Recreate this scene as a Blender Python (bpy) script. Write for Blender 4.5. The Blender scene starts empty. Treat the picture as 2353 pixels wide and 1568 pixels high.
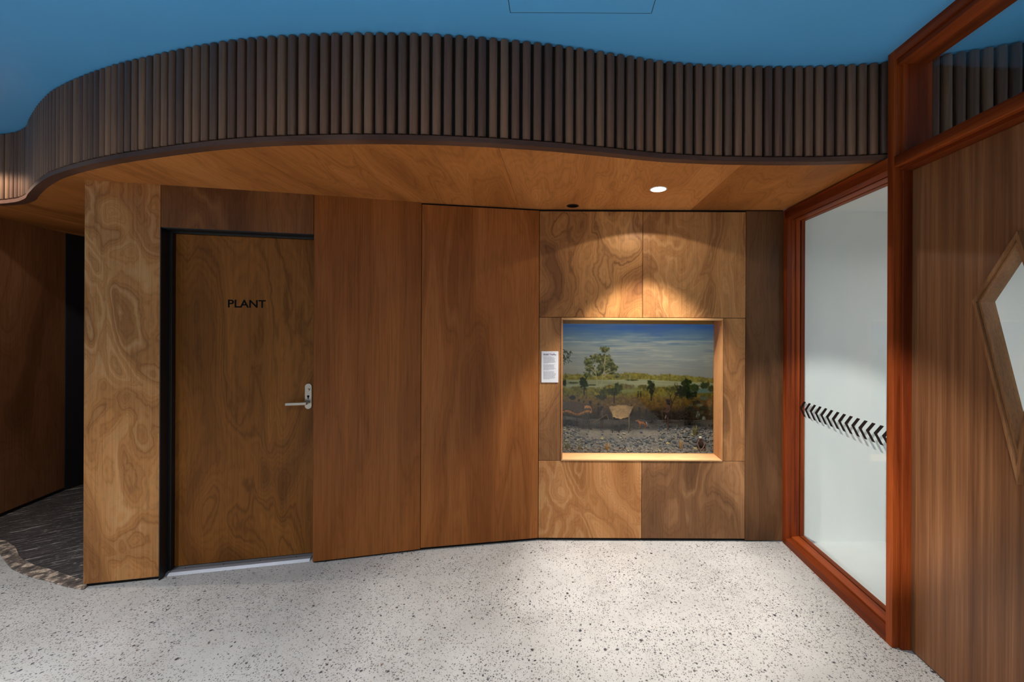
import bpy, bmesh, math, random
import numpy as np
from mathutils import Vector, Matrix
R = math.radians
random.seed(7)
SC = bpy.context.scene
COL = SC.collection

# ------------------------------------------------------------------ camera
EYE = 1.56
cd = bpy.data.cameras.new('camera')
cam = bpy.data.objects.new('camera', cd)
COL.objects.link(cam)
cd.sensor_width = 36.0
cd.sensor_fit = 'HORIZONTAL'
cd.lens = 920.0 / 2353.0 * 36.0
cd.shift_x = -(1284.0 - 1176.5) / 2353.0
cd.shift_y = -(784.0 - 749.5) / 2353.0
cd.clip_start = 0.02
cam.location = (0, 0, EYE)
cam.rotation_euler = (Matrix.Rotation(R(90), 3, 'X') @ Matrix.Rotation(R(0.25), 3, 'Z')).to_euler()
SC.camera = cam

# ------------------------------------------------------------------ world, lamps, exposure
w = bpy.data.worlds.new('world')
SC.world = w
w.use_nodes = True
bg = w.node_tree.nodes['Background']
bg.inputs[0].default_value = (0.88, 0.94, 1.0, 1)
bg.inputs[1].default_value = 0.38
SC.view_settings.view_transform = 'Standard'
SC.view_settings.look = 'None'
SC.view_settings.exposure = 0.0
SC.view_settings.gamma = 1.0
SC.view_settings.use_curve_mapping = False


def spot(name, loc, target, power, size, blend, color=(1, 1, 1), radius=0.03):
    l = bpy.data.lights.new(name, 'SPOT')
    l.energy = power
    l.spot_size = R(size)
    l.spot_blend = blend
    l.color = color
    l.shadow_soft_size = radius
    o = bpy.data.objects.new(name, l)
    COL.objects.link(o)
    o.location = loc
    d = Vector(target) - Vector(loc)
    o.rotation_euler = d.to_track_quat('-Z', 'Y').to_euler()
    return o


# lamps out of the frame: an unseen ceiling grid, mostly added to brighten floor, walls and ceiling, a spot at the rear, one over the left-hand passage
for (lx, ly, pw, sz) in ((-2.7, 0.3, 430, 112), (-0.7, 0.3, 120, 136), (0.5, 0.2, 80, 112), (-4.6, -0.4, 70, 130), (-2.6, -1.6, 180, 112), (-0.9, -1.4, 500, 112), (0.8, -1.4, 560, 106), (-2.6, -3.6, 180, 112), (-0.8, -3.6, 340, 112), (0.8, -3.6, 380, 106), (-4.6, -2.6, 80, 120)):
    spot('ceiling_fill_spot', (lx, ly, 2.895), (lx, ly + 0.05, 0), pw, sz, 0.9, (1.0, 0.98, 0.97), 0.05)
spot('ceiling_spot_rear', (-2.6, -3.2, 2.88), (1.72, 2.54, 0.72), 1750, 11.5, 0.5, (1.0, 0.99, 0.98), 0.015)
spot('ceiling_spot_passage', (-4.2, 2.29, 2.885), (-4.2, 2.29, 0), 105, 134, 0.15, (1.0, 0.90, 0.76), 0.03)
spot('white_room_fill_spot', (2.9, 1.0, 2.60), (2.4, 2.5, 0.0), 52, 110, 0.9, (1.0, 0.99, 0.97), 0.08)  # added unseen spot that brightens the wall behind the tall window
spot('white_room_fill_spot', (4.0, 0.6, 2.60), (4.9, 0.9, 1.0), 300, 130, 0.9, (0.98, 1.0, 1.0), 0.08)  # second added spot, lifts the side wall behind the angular window

# ------------------------------------------------------------------ helpers


def lin(c):
    return tuple(((v / 255.0) / 12.92 if v / 255.0 <= 0.04045 else ((v / 255.0 + 0.055) / 1.055) ** 2.4) for v in c)


def rgba(c):
    return lin(c) + (1.0,)


def tag(o, label=None, cat=None, group=None, kind=None):
    if label: o['label'] = label
    if cat: o['category'] = cat
    if group: o['group'] = group
    if kind: o['kind'] = kind
    return o


def link(name, me, mat=None, parent=None, loc=(0, 0, 0), rz=0.0):
    o = bpy.data.objects.new(name, me)
    COL.objects.link(o)
    o.location = loc
    o.rotation_euler = (0, 0, rz)
    if mat is not None and me is not None and len(me.materials) == 0:
        me.materials.append(mat)
    if parent is not None:
        o.parent = parent
    return o


def empty(name, loc=(0, 0, 0), rz=0.0, parent=None):
    o = bpy.data.objects.new(name, None)
    COL.objects.link(o)
    o.empty_display_size = 0.05
    o.location = loc
    o.rotation_euler = (0, 0, rz)
    if parent is not None: o.parent = parent
    return o


def from_bm(bm, name, smooth=False):
    bmesh.ops.recalc_face_normals(bm, faces=bm.faces[:])
    me = bpy.data.meshes.new(name)
    bm.to_mesh(me)
    bm.free()
    if smooth:
        for p in me.polygons: p.use_smooth = True
    return me


def box_me(name, x0, x1, y0, y1, z0, z1, bev=0.0):
    bm = bmesh.new()
    bmesh.ops.create_cube(bm, size=1)
    for v in bm.verts:
        v.co = Vector(((x0 + x1) / 2 + v.co.x * (x1 - x0), (y0 + y1) / 2 + v.co.y * (y1 - y0), (z0 + z1) / 2 + v.co.z * (z1 - z0)))
    if bev:
        bmesh.ops.bevel(bm, geom=bm.edges[:], offset=bev, segments=1, affect='EDGES')
    return from_bm(bm, name)


def box(name, x0, x1, y0, y1, z0, z1, mat, parent=None, bev=0.0, loc=(0, 0, 0), rz=0.0):
    return link(name, box_me(name, x0, x1, y0, y1, z0, z1, bev), mat, parent, loc, rz)


def prism_me(name, pts, axis, a0, a1, bev=0.0, hole=None, smooth=False):
    """closed polygon extruded along an axis; pts are in the two other axes (in x,y,z order)"""
    def mk(p, a):
        if axis == 'x': return (a, p[0], p[1])
        if axis == 'y': return (p[0], a, p[1])
        return (p[0], p[1], a)
    bm = bmesh.new()
    loops = [pts] + ([hole] if hole else [])
    edges = []
    for lp in loops:
        vs = [bm.verts.new(mk(p, a0)) for p in lp]
        for i in range(len(vs)):
            edges.append(bm.edges.new((vs[i], vs[(i + 1) % len(vs)])))
    if hole:
        res = bmesh.ops.triangle_fill(bm, use_beauty=True, use_dissolve=False, edges=edges)
    else:
        bm.faces.new(bm.verts[:])
    faces = bm.faces[:]
    ex = bmesh.ops.extrude_face_region(bm, geom=faces)
    nv = [g for g in ex['geom'] if isinstance(g, bmesh.types.BMVert)]
    d = Vector(mk((0, 0), a1 - a0))
    bmesh.ops.translate(bm, vec=d, verts=nv)
    if bev:
        bmesh.ops.recalc_face_normals(bm, faces=bm.faces[:])
        sharp = [e for e in bm.edges if len(e.link_faces) == 2 and e.calc_face_angle(0) > 0.6]
        bmesh.ops.bevel(bm, geom=sharp, offset=bev, segments=1, affect='EDGES')
    return from_bm(bm, name, smooth)


def prism(name, pts, axis, a0, a1, mat, parent=None, bev=0.0, hole=None, loc=(0, 0, 0), rz=0.0):
    return link(name, prism_me(name, pts, axis, a0, a1, bev, hole), mat, parent, loc, rz)


def cyl_me(name, r0, r1, z0, z1, seg=24, smooth=True):
    bm = bmesh.new()
    bmesh.ops.create_cone(bm, cap_ends=True, segments=seg, radius1=r0, radius2=r1, depth=z1 - z0)
    bmesh.ops.translate(bm, vec=(0, 0, (z0 + z1) / 2), verts=bm.verts[:])
    me = from_bm(bm, name)
    if smooth:
        for p in me.polygons:
            p.use_smooth = len(p.vertices) == 4
    return me


def tube_me(name, pts, rad, seg=6):
    """tapered tube along a polyline; rad a number or list"""
    bm = bmesh.new()
    n = len(pts)
    if not isinstance(rad, (list, tuple)): rad = [rad] * n
    rings = []
    for i, p in enumerate(pts):
        p = Vector(p)
        a = Vector(pts[max(0, i - 1)]); b = Vector(pts[min(n - 1, i + 1)])
        d = (b - a).normalized()
        up = Vector((0, 0, 1)) if abs(d.z) < 0.9 else Vector((1, 0, 0))
        u = d.cross(up).normalized(); v = d.cross(u)
        rings.append([bm.verts.new(p + (u * math.cos(k * 2 * math.pi / seg) + v * math.sin(k * 2 * math.pi / seg)) * rad[i]) for k in range(seg)])
    for i in range(n - 1):
        for k in range(seg):
            bm.faces.new((rings[i][k], rings[i][(k + 1) % seg], rings[i + 1][(k + 1) % seg], rings[i + 1][k]))
    bm.faces.new(rings[0]); bm.faces.new(rings[-1])
    return from_bm(bm, name, True)


# ------------------------------------------------------------------ materials


class NT:
    def __init__(s, name):
        s.m = bpy.data.materials.new(name)
        s.m.use_nodes = True
        s.t = s.m.node_tree
        s.b = s.t.nodes['Principled BSDF']
        s.out = s.t.nodes['Material Output']

    def n(s, t, **kw):
        nd = s.t.nodes.new(t)
        for k, v in kw.items():
            if k.startswith('i_'):
                key = k[2:]
                nd.inputs[int(key) if key.isdigit() else key].default_value = v
            else:
                setattr(nd, k, v)
        return nd

    def l(s, a, b):
        s.t.links.new(a, b)

    def math(s, op, a, b=None, c=None, clamp=False):
        nd = s.n('ShaderNodeMath', operation=op)
        nd.use_clamp = clamp
        for i, v in enumerate((a, b, c)):
            if v is None: continue
            if isinstance(v, (int, float)): nd.inputs[i].default_value = v
            else: s.l(v, nd.inputs[i])
        return nd.outputs[0]

    def mix(s, fac, a, b, blend='MIX'):
        nd = s.n('ShaderNodeMix', data_type='RGBA', blend_type=blend)
        for v, i in ((fac, 0), (a, 6), (b, 7)):
            if isinstance(v, (int, float)): nd.inputs[i].default_value = v
            elif isinstance(v, tuple): nd.inputs[i].default_value = v
            else: s.l(v, nd.inputs[i])
        return nd.outputs[2]

    def ramp(s, fac, stops, interp='LINEAR'):
        nd = s.n('ShaderNodeValToRGB')
        cr = nd.color_ramp
        cr.interpolation = interp
        while len(cr.elements) < len(stops): cr.elements.new(0.5)
        for e, (p, c) in zip(cr.elements, stops):
            e.position = p
            e.color = c if isinstance(c, tuple) else (c, c, c, 1)
        s.l(fac, nd.inputs[0])
        return nd.outputs[0]

    def noise(s, vec, scale, detail=2.0, rough=0.5, dist=0.0):
        nd = s.n('ShaderNodeTexNoise')
        nd.inputs['Scale'].default_value = scale
        nd.inputs['Detail'].default_value = detail
        nd.inputs['Roughness'].default_value = rough
        nd.inputs['Distortion'].default_value = dist
        s.l(vec, nd.inputs['Vector'])
        return nd.outputs[0]

    def mapping(s, vec, scale=(1, 1, 1), loc=(0, 0, 0), rot=(0, 0, 0)):
        nd = s.n('ShaderNodeMapping')
        nd.inputs['Scale'].default_value = scale
        nd.inputs['Location'].default_value = loc
        nd.inputs['Rotation'].default_value = rot
        s.l(vec, nd.inputs['Vector'])
        return nd.outputs[0]

    def bump(s, h, strength, dist=0.002):
        nd = s.n('ShaderNodeBump')
        nd.inputs['Strength'].default_value = strength
        nd.inputs['Distance'].default_value = dist
        s.l(h, nd.inputs['Height'])
        s.l(nd.outputs[0], s.b.inputs['Normal'])

    def done(s, col=None, rough=0.5, metal=0.0, spec=0.5):
        if col is not None:
            if isinstance(col, tuple): s.b.inputs['Base Color'].default_value = col
            else: s.l(col, s.b.inputs['Base Color'])
        if isinstance(rough, (int, float)): s.b.inputs['Roughness'].default_value = rough
        else: s.l(rough, s.b.inputs['Roughness'])
        s.b.inputs['Metallic'].default_value = metal
        s.b.inputs['Specular IOR Level'].default_value = spec
        return s.m


def rnd_coords(t, seed):
    tc = t.n('ShaderNodeTexCoord')
    oi = t.n('ShaderNodeObjectInfo')
    m = t.math('MULTIPLY', oi.outputs['Random'], 40.0)
    cb = t.n('ShaderNodeCombineXYZ')
    for i in range(3): t.l(m, cb.inputs[i])
    ad = t.n('ShaderNodeVectorMath', operation='ADD')
    t.l(tc.outputs['Object'], ad.inputs[0]); t.l(cb.outputs[0], ad.inputs[1])
    ad2 = t.n('ShaderNodeVectorMath', operation='ADD')
    t.l(ad.outputs[0], ad2.inputs[0]); ad2.inputs[1].default_value = (seed * 3.17, seed * 1.31, seed * 2.23)
    return ad2.outputs[0], oi


def veneer(name, dark, mid, light, line, seed=0, stretch=(1, 1, 0.35), fs=1.6, swirl=0.8, freq=9.0, ring=0.6,
           grain=0.3, rough=0.36, fine=150, random_off=True, lo=0.32, hi=0.70, spec=0.12, wob=0.10):
    t = NT(name)
    if random_off:
        v, oi = rnd_coords(t, seed)
    else:
        tc = t.n('ShaderNodeTexCoord')
        v = t.mapping(tc.outputs['Object'], loc=(seed * 3.17, seed * 1.31, seed * 2.23))
    vs = t.mapping(v, scale=stretch)
    f = t.noise(vs, fs, 1.6, 0.42, swirl)
    b = t.noise(vs, fs * 5.0, 4.0, 0.6, 0.6)
    f2 = t.math('ADD', f, t.math('MULTIPLY', t.math('SUBTRACT', b, 0.5), wob))
    tone = t.ramp(f2, [(lo, rgba(dark)), ((lo + hi) / 2, rgba(mid)), (hi, rgba(light))])
    # growth rings: thin contour lines of the same field
    pp = t.math('PINGPONG', t.math('MULTIPLY', f2, freq), 0.5)
    ln = t.ramp(pp, [(0.0, 1.0), (0.10, 0.28), (0.34, 0.0)])
    mask = t.ramp(t.noise(vs, fs * 1.3 + 0.3, 1.0), [(0.36, 0.1), (0.62, 1.0)])
    fac = t.math('MULTIPLY', t.math('MULTIPLY', ln, mask), ring)
    c1 = t.mix(fac, tone, rgba(line))
    # darker band next to every other ring, and a faint fine set of rings between
    pp2 = t.math('PINGPONG', t.math('ADD', t.math('MULTIPLY', f2, freq * 0.43), 0.17), 0.5)
    dk = t.math('MULTIPLY', t.ramp(pp2, [(0.0, 1.0), (0.05, 0.45), (0.16, 0.0)]), 0.55 * min(1.0, ring + 0.2))
    c2 = t.mix(dk, c1, rgba(dark))
    pp3 = t.math('PINGPONG', t.math('MULTIPLY', f2, freq * 4.0), 0.5)
    c2 = t.mix(1.0, c2, t.ramp(pp3, [(0.0, 1.0 - 0.22 * ring), (0.25, 1.0), (0.5, 1.0 + 0.07 * ring)]), 'MULTIPLY')
    # fine straight grain
    st = [1.0, 1.0, 1.0]
    k = stretch.index(min(stretch))
    st[k] = 0.018
    g = t.noise(t.mapping(v, scale=tuple(st)), fine, 3.0, 0.6)
    g2 = t.ramp(g, [(0.30, 1.0 - grain), (0.55, 1.0), (0.75, 1.0 + grain * 0.35)])
    c3 = t.mix(1.0, c2, g2, 'MULTIPLY')
    rg = t.math('ADD', t.math('MULTIPLY', g, 0.15), rough - 0.07)
    t.bump(g, 0.05, 0.001)
    return t.done(c3, rg, spec=spec)


def plain(name, col, rough=0.5, metal=0.0, spec=0.5, var=0.06, scale=30):
    t = NT(name)
    tc = t.n('ShaderNodeTexCoord')
    n = t.noise(tc.outputs['Object'], scale, 3.0)
    r = t.ramp(n, [(0.3, 1.0 - var), (0.7, 1.0 + var)])
    c = t.mix(1.0, rgba(col), r, 'MULTIPLY')
    return t.done(c, rough, metal, spec)


M = {}
M['black'] = plain('black_recess', (8, 8, 9), 0.8)
M['frame_black'] = plain('black_door_frame', (13, 13, 16), 0.45)
M['substrate'] = plain('dark_substrate', (14, 11, 9), 0.9)
M['veneer_column'] = veneer('veneer_burl_column', (138, 90, 50), (172, 118, 68), (188, 134, 82), (210, 162, 110), 1.7, (1, 1, 0.45), 3.0, 1.3, 9, 0.75, 0.2, lo=0.26, hi=0.74)
M['veneer_header'] = veneer('veneer_header', (92, 58, 34), (118, 77, 44), (132, 88, 52), (154, 108, 66), 2, (1, 1, 0.3), 2.6, 0.8, 8, 0.5, 0.22)
M['veneer_door'] = veneer('veneer_door', (84, 48, 18), (128, 79, 32), (142, 90, 39), (88, 52, 20), 3.3, (1, 1, 0.26), 2.6, 1.1, 8, 0.6, 0.2, lo=0.24, hi=0.74)
M['veneer_straight'] = veneer('veneer_straight', (112, 64, 28), (138, 81, 38), (156, 97, 50), (162, 104, 56), 4, (1, 1, 0.09), 4.4, 0.4, 9, 0.35, 0.26, lo=0.26, hi=0.74)
M['veneer_straight2'] = veneer('veneer_straight_wide', (110, 62, 27), (142, 84, 40), (164, 102, 53), (172, 112, 60), 5, (1, 1, 0.15), 3.2, 0.6, 9, 0.45, 0.24, lo=0.26, hi=0.74)
M['veneer_burl'] = veneer('veneer_burl', (112, 72, 44), (168, 116, 68), (196, 144, 88), (98, 60, 34), 6.2, (1, 1, 0.62), 2.3, 1.5, 7, 0.75, 0.18, lo=0.2, hi=0.72)
M['veneer_burl2'] = veneer('veneer_burl_fine', (122, 82, 50), (158, 110, 66), (186, 136, 86), (202, 156, 104), 7.2, (1, 1, 0.42), 2.9, 1.4, 14, 0.6, 0.22, lo=0.24, hi=0.74)
M['veneer_swirl'] = veneer('veneer_swirl_pale', (150, 98, 56), (176, 120, 72), (200, 144, 92), (210, 160, 106), 8.4, (1, 1, 0.5), 2.5, 1.3, 13, 0.7, 0.16, lo=0.26, hi=0.72)
M['veneer_brown'] = veneer('veneer_brown', (98, 68, 46), (130, 91, 60), (150, 107, 72), (172, 128, 88), 9, (1, 1, 0.3), 3.4, 1.0, 8, 0.6, 0.2, lo=0.26, hi=0.74)
M['veneer_edge'] = veneer('veneer_edge_brown', (70, 46, 28), (94, 64, 41), (108, 76, 50), (116, 82, 54), 9.6, (1, 1, 0.22), 3.4, 0.8, 6, 0.45, 0.2)
M['veneer_side'] = veneer('veneer_side', (106, 72, 46), (142, 98, 61), (172, 122, 76), (182, 132, 86), 10, (1, 1, 0.4), 3.4, 1.2, 8, 0.6, 0.2, lo=0.26, hi=0.74)
M['veneer_dark'] = veneer('veneer_dark', (118, 80, 52), (146, 102, 68), (160, 114, 78), (166, 120, 84), 11, (1, 1, 0.3), 2.4, 0.8, 7, 0.4, 0.25)
M['soffit'] = veneer('veneer_soffit', (140, 86, 42), (176, 112, 57), (192, 126, 69), (140, 86, 42), 12, (1, 0.22, 1), 2.8, 1.1, 8, 0.5, 0.16, 0.5, lo=0.26, hi=0.74)
M['soffit_pale'] = veneer('veneer_soffit_pale', (160, 102, 54), (192, 127, 70), (208, 142, 82), (164, 104, 54), 13, (1, 0.26, 1), 2.6, 1.3, 8, 0.5, 0.16, 0.5, lo=0.26, hi=0.74)
M['ply_sill'] = veneer('timber_lining', (190, 140, 92), (206, 156, 106), (218, 172, 120), (196, 142, 92), 14, (0.2, 1, 1), 6, 0.5, 5, 0.35, 0.15, 0.4)
M['ply_jamb'] = veneer('timber_lining_upright', (158, 106, 66), (176, 122, 78), (188, 136, 88), (164, 112, 70), 15, (1, 1, 0.15), 6, 0.5, 5, 0.35, 0.15, 0.4)
t = NT('walnut_slat_varied')  # walnut with its own tint on every slat
v, oi = rnd_coords(t, 1)
g = t.noise(t.mapping(v, scale=(1, 1, 0.03)), 90, 3, 0.6)
base = t.ramp(oi.outputs['Random'], [(0.0, rgba((88, 63, 51))), (0.25, rgba((114, 84, 64))), (0.5, rgba((100, 71, 57))), (0.75, rgba((128, 96, 72))), (1.0, rgba((82, 61, 51)))])
gg = t.ramp(g, [(0.3, 0.72), (0.6, 1.05), (0.8, 1.2)])
t.bump(g, 0.06, 0.001)
M['slat'] = t.done(t.mix(1.0, base, gg, 'MULTIPLY'), 0.38, spec=0.32)
M['trim_walnut'] = veneer('walnut_edge_trim', (72, 50, 42), (92, 66, 54), (104, 76, 62), (84, 58, 48), 17, (0.1, 0.1, 1), 14, 0.5, 4, 0.2, 0.2, 0.42)
M['redwood'] = veneer('red_hardwood_upright', (82, 31, 12), (124, 52, 20), (150, 70, 28), (80, 28, 11), 18, (1, 1, 0.05), 12, 0.5, 4, 0.35, 0.3, 0.36, 260)
M['redwood_h'] = veneer('red_hardwood_rail', (84, 33, 13), (128, 56, 23), (152, 73, 31), (82, 30, 12), 19, (1, 0.05, 1), 12, 0.5, 4, 0.35, 0.3, 0.36, 260)
M['kite_frame'] = veneer('pale_brown_window_frame', (126, 86, 54), (150, 104, 67), (164, 118, 79), (128, 86, 54), 20, (1, 1, 0.1), 12, 0.4, 4, 0.2, 0.25, 0.4, 220)
# quarter-cut striped veneer for the tall right-hand door
t = NT('quarter_cut_veneer')
tc = t.n('ShaderNodeTexCoord')
n1 = t.noise(t.mapping(tc.outputs['Object'], scale=(1, 1, 0.02)), 26, 4, 0.62)
n2 = t.noise(t.mapping(tc.outputs['Object'], scale=(1, 1, 0.012)), 120, 4, 0.7)
s1 = t.math('ADD', t.math('MULTIPLY', n1, 0.6), t.math('MULTIPLY', n2, 0.4))
c = t.ramp(s1, [(0.34, rgba((88, 52, 30))), (0.5, rgba((118, 76, 46))), (0.66, rgba((146, 100, 64)))])
t.bump(n2, 0.06, 0.001)
M['quarter'] = t.done(c, 0.38, spec=0.4)

# polished concrete with exposed aggregate
t = NT('polished_concrete')
tc = t.n('ShaderNodeTexCoord')
P = tc.outputs['Object']
wob = t.n('ShaderNodeTexNoise'); wob.inputs['Scale'].default_value = 55; wob.inputs['Detail'].default_value = 2
t.l(P, wob.inputs['Vector'])
vm = t.n('ShaderNodeVectorMath', operation='MULTIPLY_ADD')
t.l(wob.outputs['Color'], vm.inputs[0]); vm.inputs[1].default_value = (0.016, 0.016, 0.0); t.l(P, vm.inputs[2])
PW = vm.outputs[0]
cloud = t.noise(P, 1.1, 4, 0.6, 0.4)
cl2 = t.noise(P, 6.0, 3, 0.6)
base = t.ramp(t.math('ADD', t.math('MULTIPLY', cloud, 0.7), t.math('MULTIPLY', cl2, 0.3)),
              [(0.30, rgba((157, 155, 151))), (0.5, rgba((176, 174, 170))), (0.72, rgba((193, 191, 188)))])
sand = t.noise(P, 420, 2, 0.7)
base = t.mix(1.0, base, t.ramp(sand, [(0.30, 0.80), (0.5, 1.0), (0.72, 1.07)]), 'MULTIPLY')
patch = t.ramp(t.noise(P, 2.2, 3, 0.6), [(0.36, 0.35), (0.6, 1.0)])


def chips(scale, thr, prob, cols, fade):
    global base
    vo = t.n('ShaderNodeTexVoronoi'); vo.voronoi_dimensions = '2D'
    vo.inputs['Scale'].default_value = scale
    t.l(PW, vo.inputs['Vector'])
    sp = t.n('ShaderNodeSeparateColor'); t.l(vo.outputs['Color'], sp.inputs[0])
    rad = t.math('MULTIPLY', t.math('ADD', t.math('MULTIPLY', sp.outputs[1], 0.75), 0.4), thr)
    edge = t.math('MULTIPLY', t.math('SUBTRACT', rad, vo.outputs['Distance']), 14.0, clamp=True)
    on = t.math('LESS_THAN', sp.outputs[0], t.math('MULTIPLY', patch, prob))
    col = t.ramp(sp.outputs[2], [(i / (len(cols) - 1), rgba(cc)) for i, cc in enumerate(cols)])
    base = t.mix(t.math('MULTIPLY', t.math('MULTIPLY', edge, on), fade), base, col)


chips(150, 0.36, 0.55, [(92, 88, 88), (130, 124, 118), (70, 68, 74), (150, 140, 128)], 0.85)
chips(82, 0.315, 0.62, [(50, 48, 54), (92, 88, 88), (40, 40, 46), (118, 108, 98)], 0.82)
chips(40, 0.235, 0.24, [(32, 34, 42), (84, 84, 92), (46, 44, 50), (112, 94, 80)], 0.95)
chips(17, 0.15, 0.20, [(28, 29, 35), (46, 48, 58), (34, 32, 36)], 0.95)
rg = t.ramp(t.noise(P, 9, 3), [(0.3, 0.34), (0.7, 0.5)])
M['floor'] = t.done(base, rg, spec=0.35)

# blue satin ceiling paint
t = NT('blue_ceiling_paint')
tc = t.n('ShaderNodeTexCoord')
n = t.noise(tc.outputs['Object'], 260, 2)
t.bump(n, 0.04, 0.0008)
c = t.ramp(t.noise(tc.outputs['Object'], 1.2, 2), [(0.3, rgba((94, 178, 238))), (0.7, rgba((98, 182, 242)))])
M['ceiling'] = t.done(c, 0.30, spec=0.45)
M['hatch_shade_line'] = plain('hatch_shade_line', (22, 48, 74), 0.7)  # dark strip colour standing in for shade around the hatch

# black flooring with pale scratches, and its rough earthy border
t = NT('black_flooring')
tc = t.n('ShaderNodeTexCoord')
rot = t.mapping(tc.outputs['Object'], rot=(0, 0, R(-38)))
s1 = t.noise(t.mapping(rot, scale=(1.0, 9.0, 1)), 5.0, 5, 0.65)
s2 = t.noise(t.mapping(rot, scale=(1.0, 3.0, 1)), 26.0, 5, 0.7)
c = t.ramp(s1, [(0.3, rgba((36, 35, 38))), (0.54, rgba((64, 61, 62))), (0.62, rgba((92, 88, 88))), (0.68, rgba((190, 182, 172)))])
c = t.mix(t.ramp(s2, [(0.60, 0.0), (0.68, 0.8)]), c, rgba((185, 178, 170)))
M['black_floor'] = t.done(c, 0.42)
t = NT('earthy_border')
tc = t.n('ShaderNodeTexCoord')
s1 = t.noise(tc.outputs['Object'], 16, 6, 0.72)
s2 = t.noise(tc.outputs['Object'], 70, 4, 0.7)
c = t.ramp(s1, [(0.36, rgba((52, 46, 44))), (0.5, rgba((100, 88, 80))), (0.6, rgba((190, 170, 150)))])
c = t.mix(1.0, c, t.ramp(s2, [(0.3, 0.6), (0.6, 1.1)]), 'MULTIPLY')
t.bump(s1, 0.5, 0.006)
M['border'] = t.done(c, 0.7)

M['steel'] = plain('satin_stainless_steel', (176, 168, 156), 0.32, 1.0, var=0.05, scale=90)
M['alu'] = plain('anodised_aluminium', (150, 152, 157), 0.5, 0.6, var=0.03, scale=60)
M['letter'] = plain('black_vinyl_lettering', (5, 4, 5), 0.6, spec=0.1)
M['decal'] = plain('black_chevron_vinyl', (16, 13, 15), 0.4)
M['paper'] = plain('white_card', (226, 226, 230), 0.6, var=0.01)
M['ink'] = plain('grey_print', (150, 150, 158), 0.7)
M['ink_bold'] = plain('dark_print', (28, 30, 46), 0.7)
M['ink_blue'] = plain('blue_print', (40, 90, 190), 0.7)
M['ink_orange'] = plain('orange_print', (230, 150, 80), 0.7)
M['white_wall'] = plain('white_plaster', (226, 226, 222), 0.6, var=0.012, scale=3)
M['white_floor'] = plain('pale_floor', (214, 214, 212), 0.35, var=0.02, scale=5)


def glass(name, tint=(1, 1, 1), ior=1.5, rough=0.0):
    m = bpy.data.materials.new(name)
    m.use_nodes = True
    nt = m.node_tree
    nt.nodes.clear()
    out = nt.nodes.new('ShaderNodeOutputMaterial')
    tr = nt.nodes.new('ShaderNodeBsdfTransparent'); tr.inputs[0].default_value = tint + (1,)
    gl = nt.nodes.new('ShaderNodeBsdfGlossy'); gl.inputs['Roughness'].default_value = rough
    fr = nt.nodes.new('ShaderNodeFresnel')
    ge = nt.nodes.new('ShaderNodeNewGeometry')     # thin pane: same reflectance from either face
    io = nt.nodes.new('ShaderNodeMapRange')
    io.inputs['To Min'].default_value = ior; io.inputs['To Max'].default_value = 1.0 / ior
    nt.links.new(ge.outputs['Backfacing'], io.inputs['Value']); nt.links.new(io.outputs[0], fr.inputs[0])
    mx = nt.nodes.new('ShaderNodeMixShader')
    nt.links.new(fr.outputs[0], mx.inputs[0]); nt.links.new(tr.outputs[0], mx.inputs[1]); nt.links.new(gl.outputs[0], mx.inputs[2])
    nt.links.new(mx.outputs[0], out.inputs[0])
    return m


M['glass'] = glass('clear_glass', (0.97, 0.99, 0.98))


def emit(name, col, strength):
    m = bpy.data.materials.new(name)
    m.use_nodes = True
    b = m.node_tree.nodes['Principled BSDF']
    b.inputs['Base Color'].default_value = (0.9, 0.9, 0.9, 1)
    b.inputs['Emission Color'].default_value = col
    b.inputs['Emission Strength'].default_value = strength
    return m


M['lamp'] = emit('lit_lamp_lens', (1.0, 0.98, 1.0, 1), 14.0)

# ------------------------------------------------------------------ key plan points (metres; x right, y away from the viewer)
SOF, CEIL = 2.41, 2.91
A, B, C, D, E2, F2 = (-2.80, 2.36), (-1.60, 2.61), (-0.95, 2.765), (-0.143, 2.905), (1.356, 2.905), (1.64, 2.905)
XF, XD, XG = 1.627, 1.705, 1.72

# ------------------------------------------------------------------ floor and ceiling
fl = link('floor', box_me('floor', -7.5, 1.75, -6.0, 5.2, -0.10, 0.0), M['floor'])
tag(fl, kind='structure')
fw = link('floor_white_room', box_me('floor_white_room', 1.75, 5.5, -6.0, 5.2, -0.10, 0.0), M['white_floor'])
tag(fw, kind='structure')
ce = link('ceiling', box_me('ceiling', -7.5, 5.5, -6.0, 5.2, CEIL, CEIL + 0.1), M['ceiling'])
tag(ce, kind='structure')
# access hatch in the ceiling
hx0, hx1, hy0, hy1 = -0.216, 0.394, 1.115, 1.725
prism('hatch_shade_line', [(hx0, hy0), (hx1, hy0), (hx1, hy1), (hx0, hy1)], 'z', CEIL - 0.0012, CEIL + 0.002, M['hatch_shade_line'], ce,
      hole=[(hx0 + .003, hy0 + .003), (hx1 - .003, hy0 + .003), (hx1 - .003, hy1 - .003), (hx0 + .003, hy1 - .003)])
box('hatch_panel', hx0 + .003, hx1 - .003, hy0 + .003, hy1 - .003, CEIL - 0.0015, CEIL + 0.002, M['ceiling'], ce)

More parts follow.
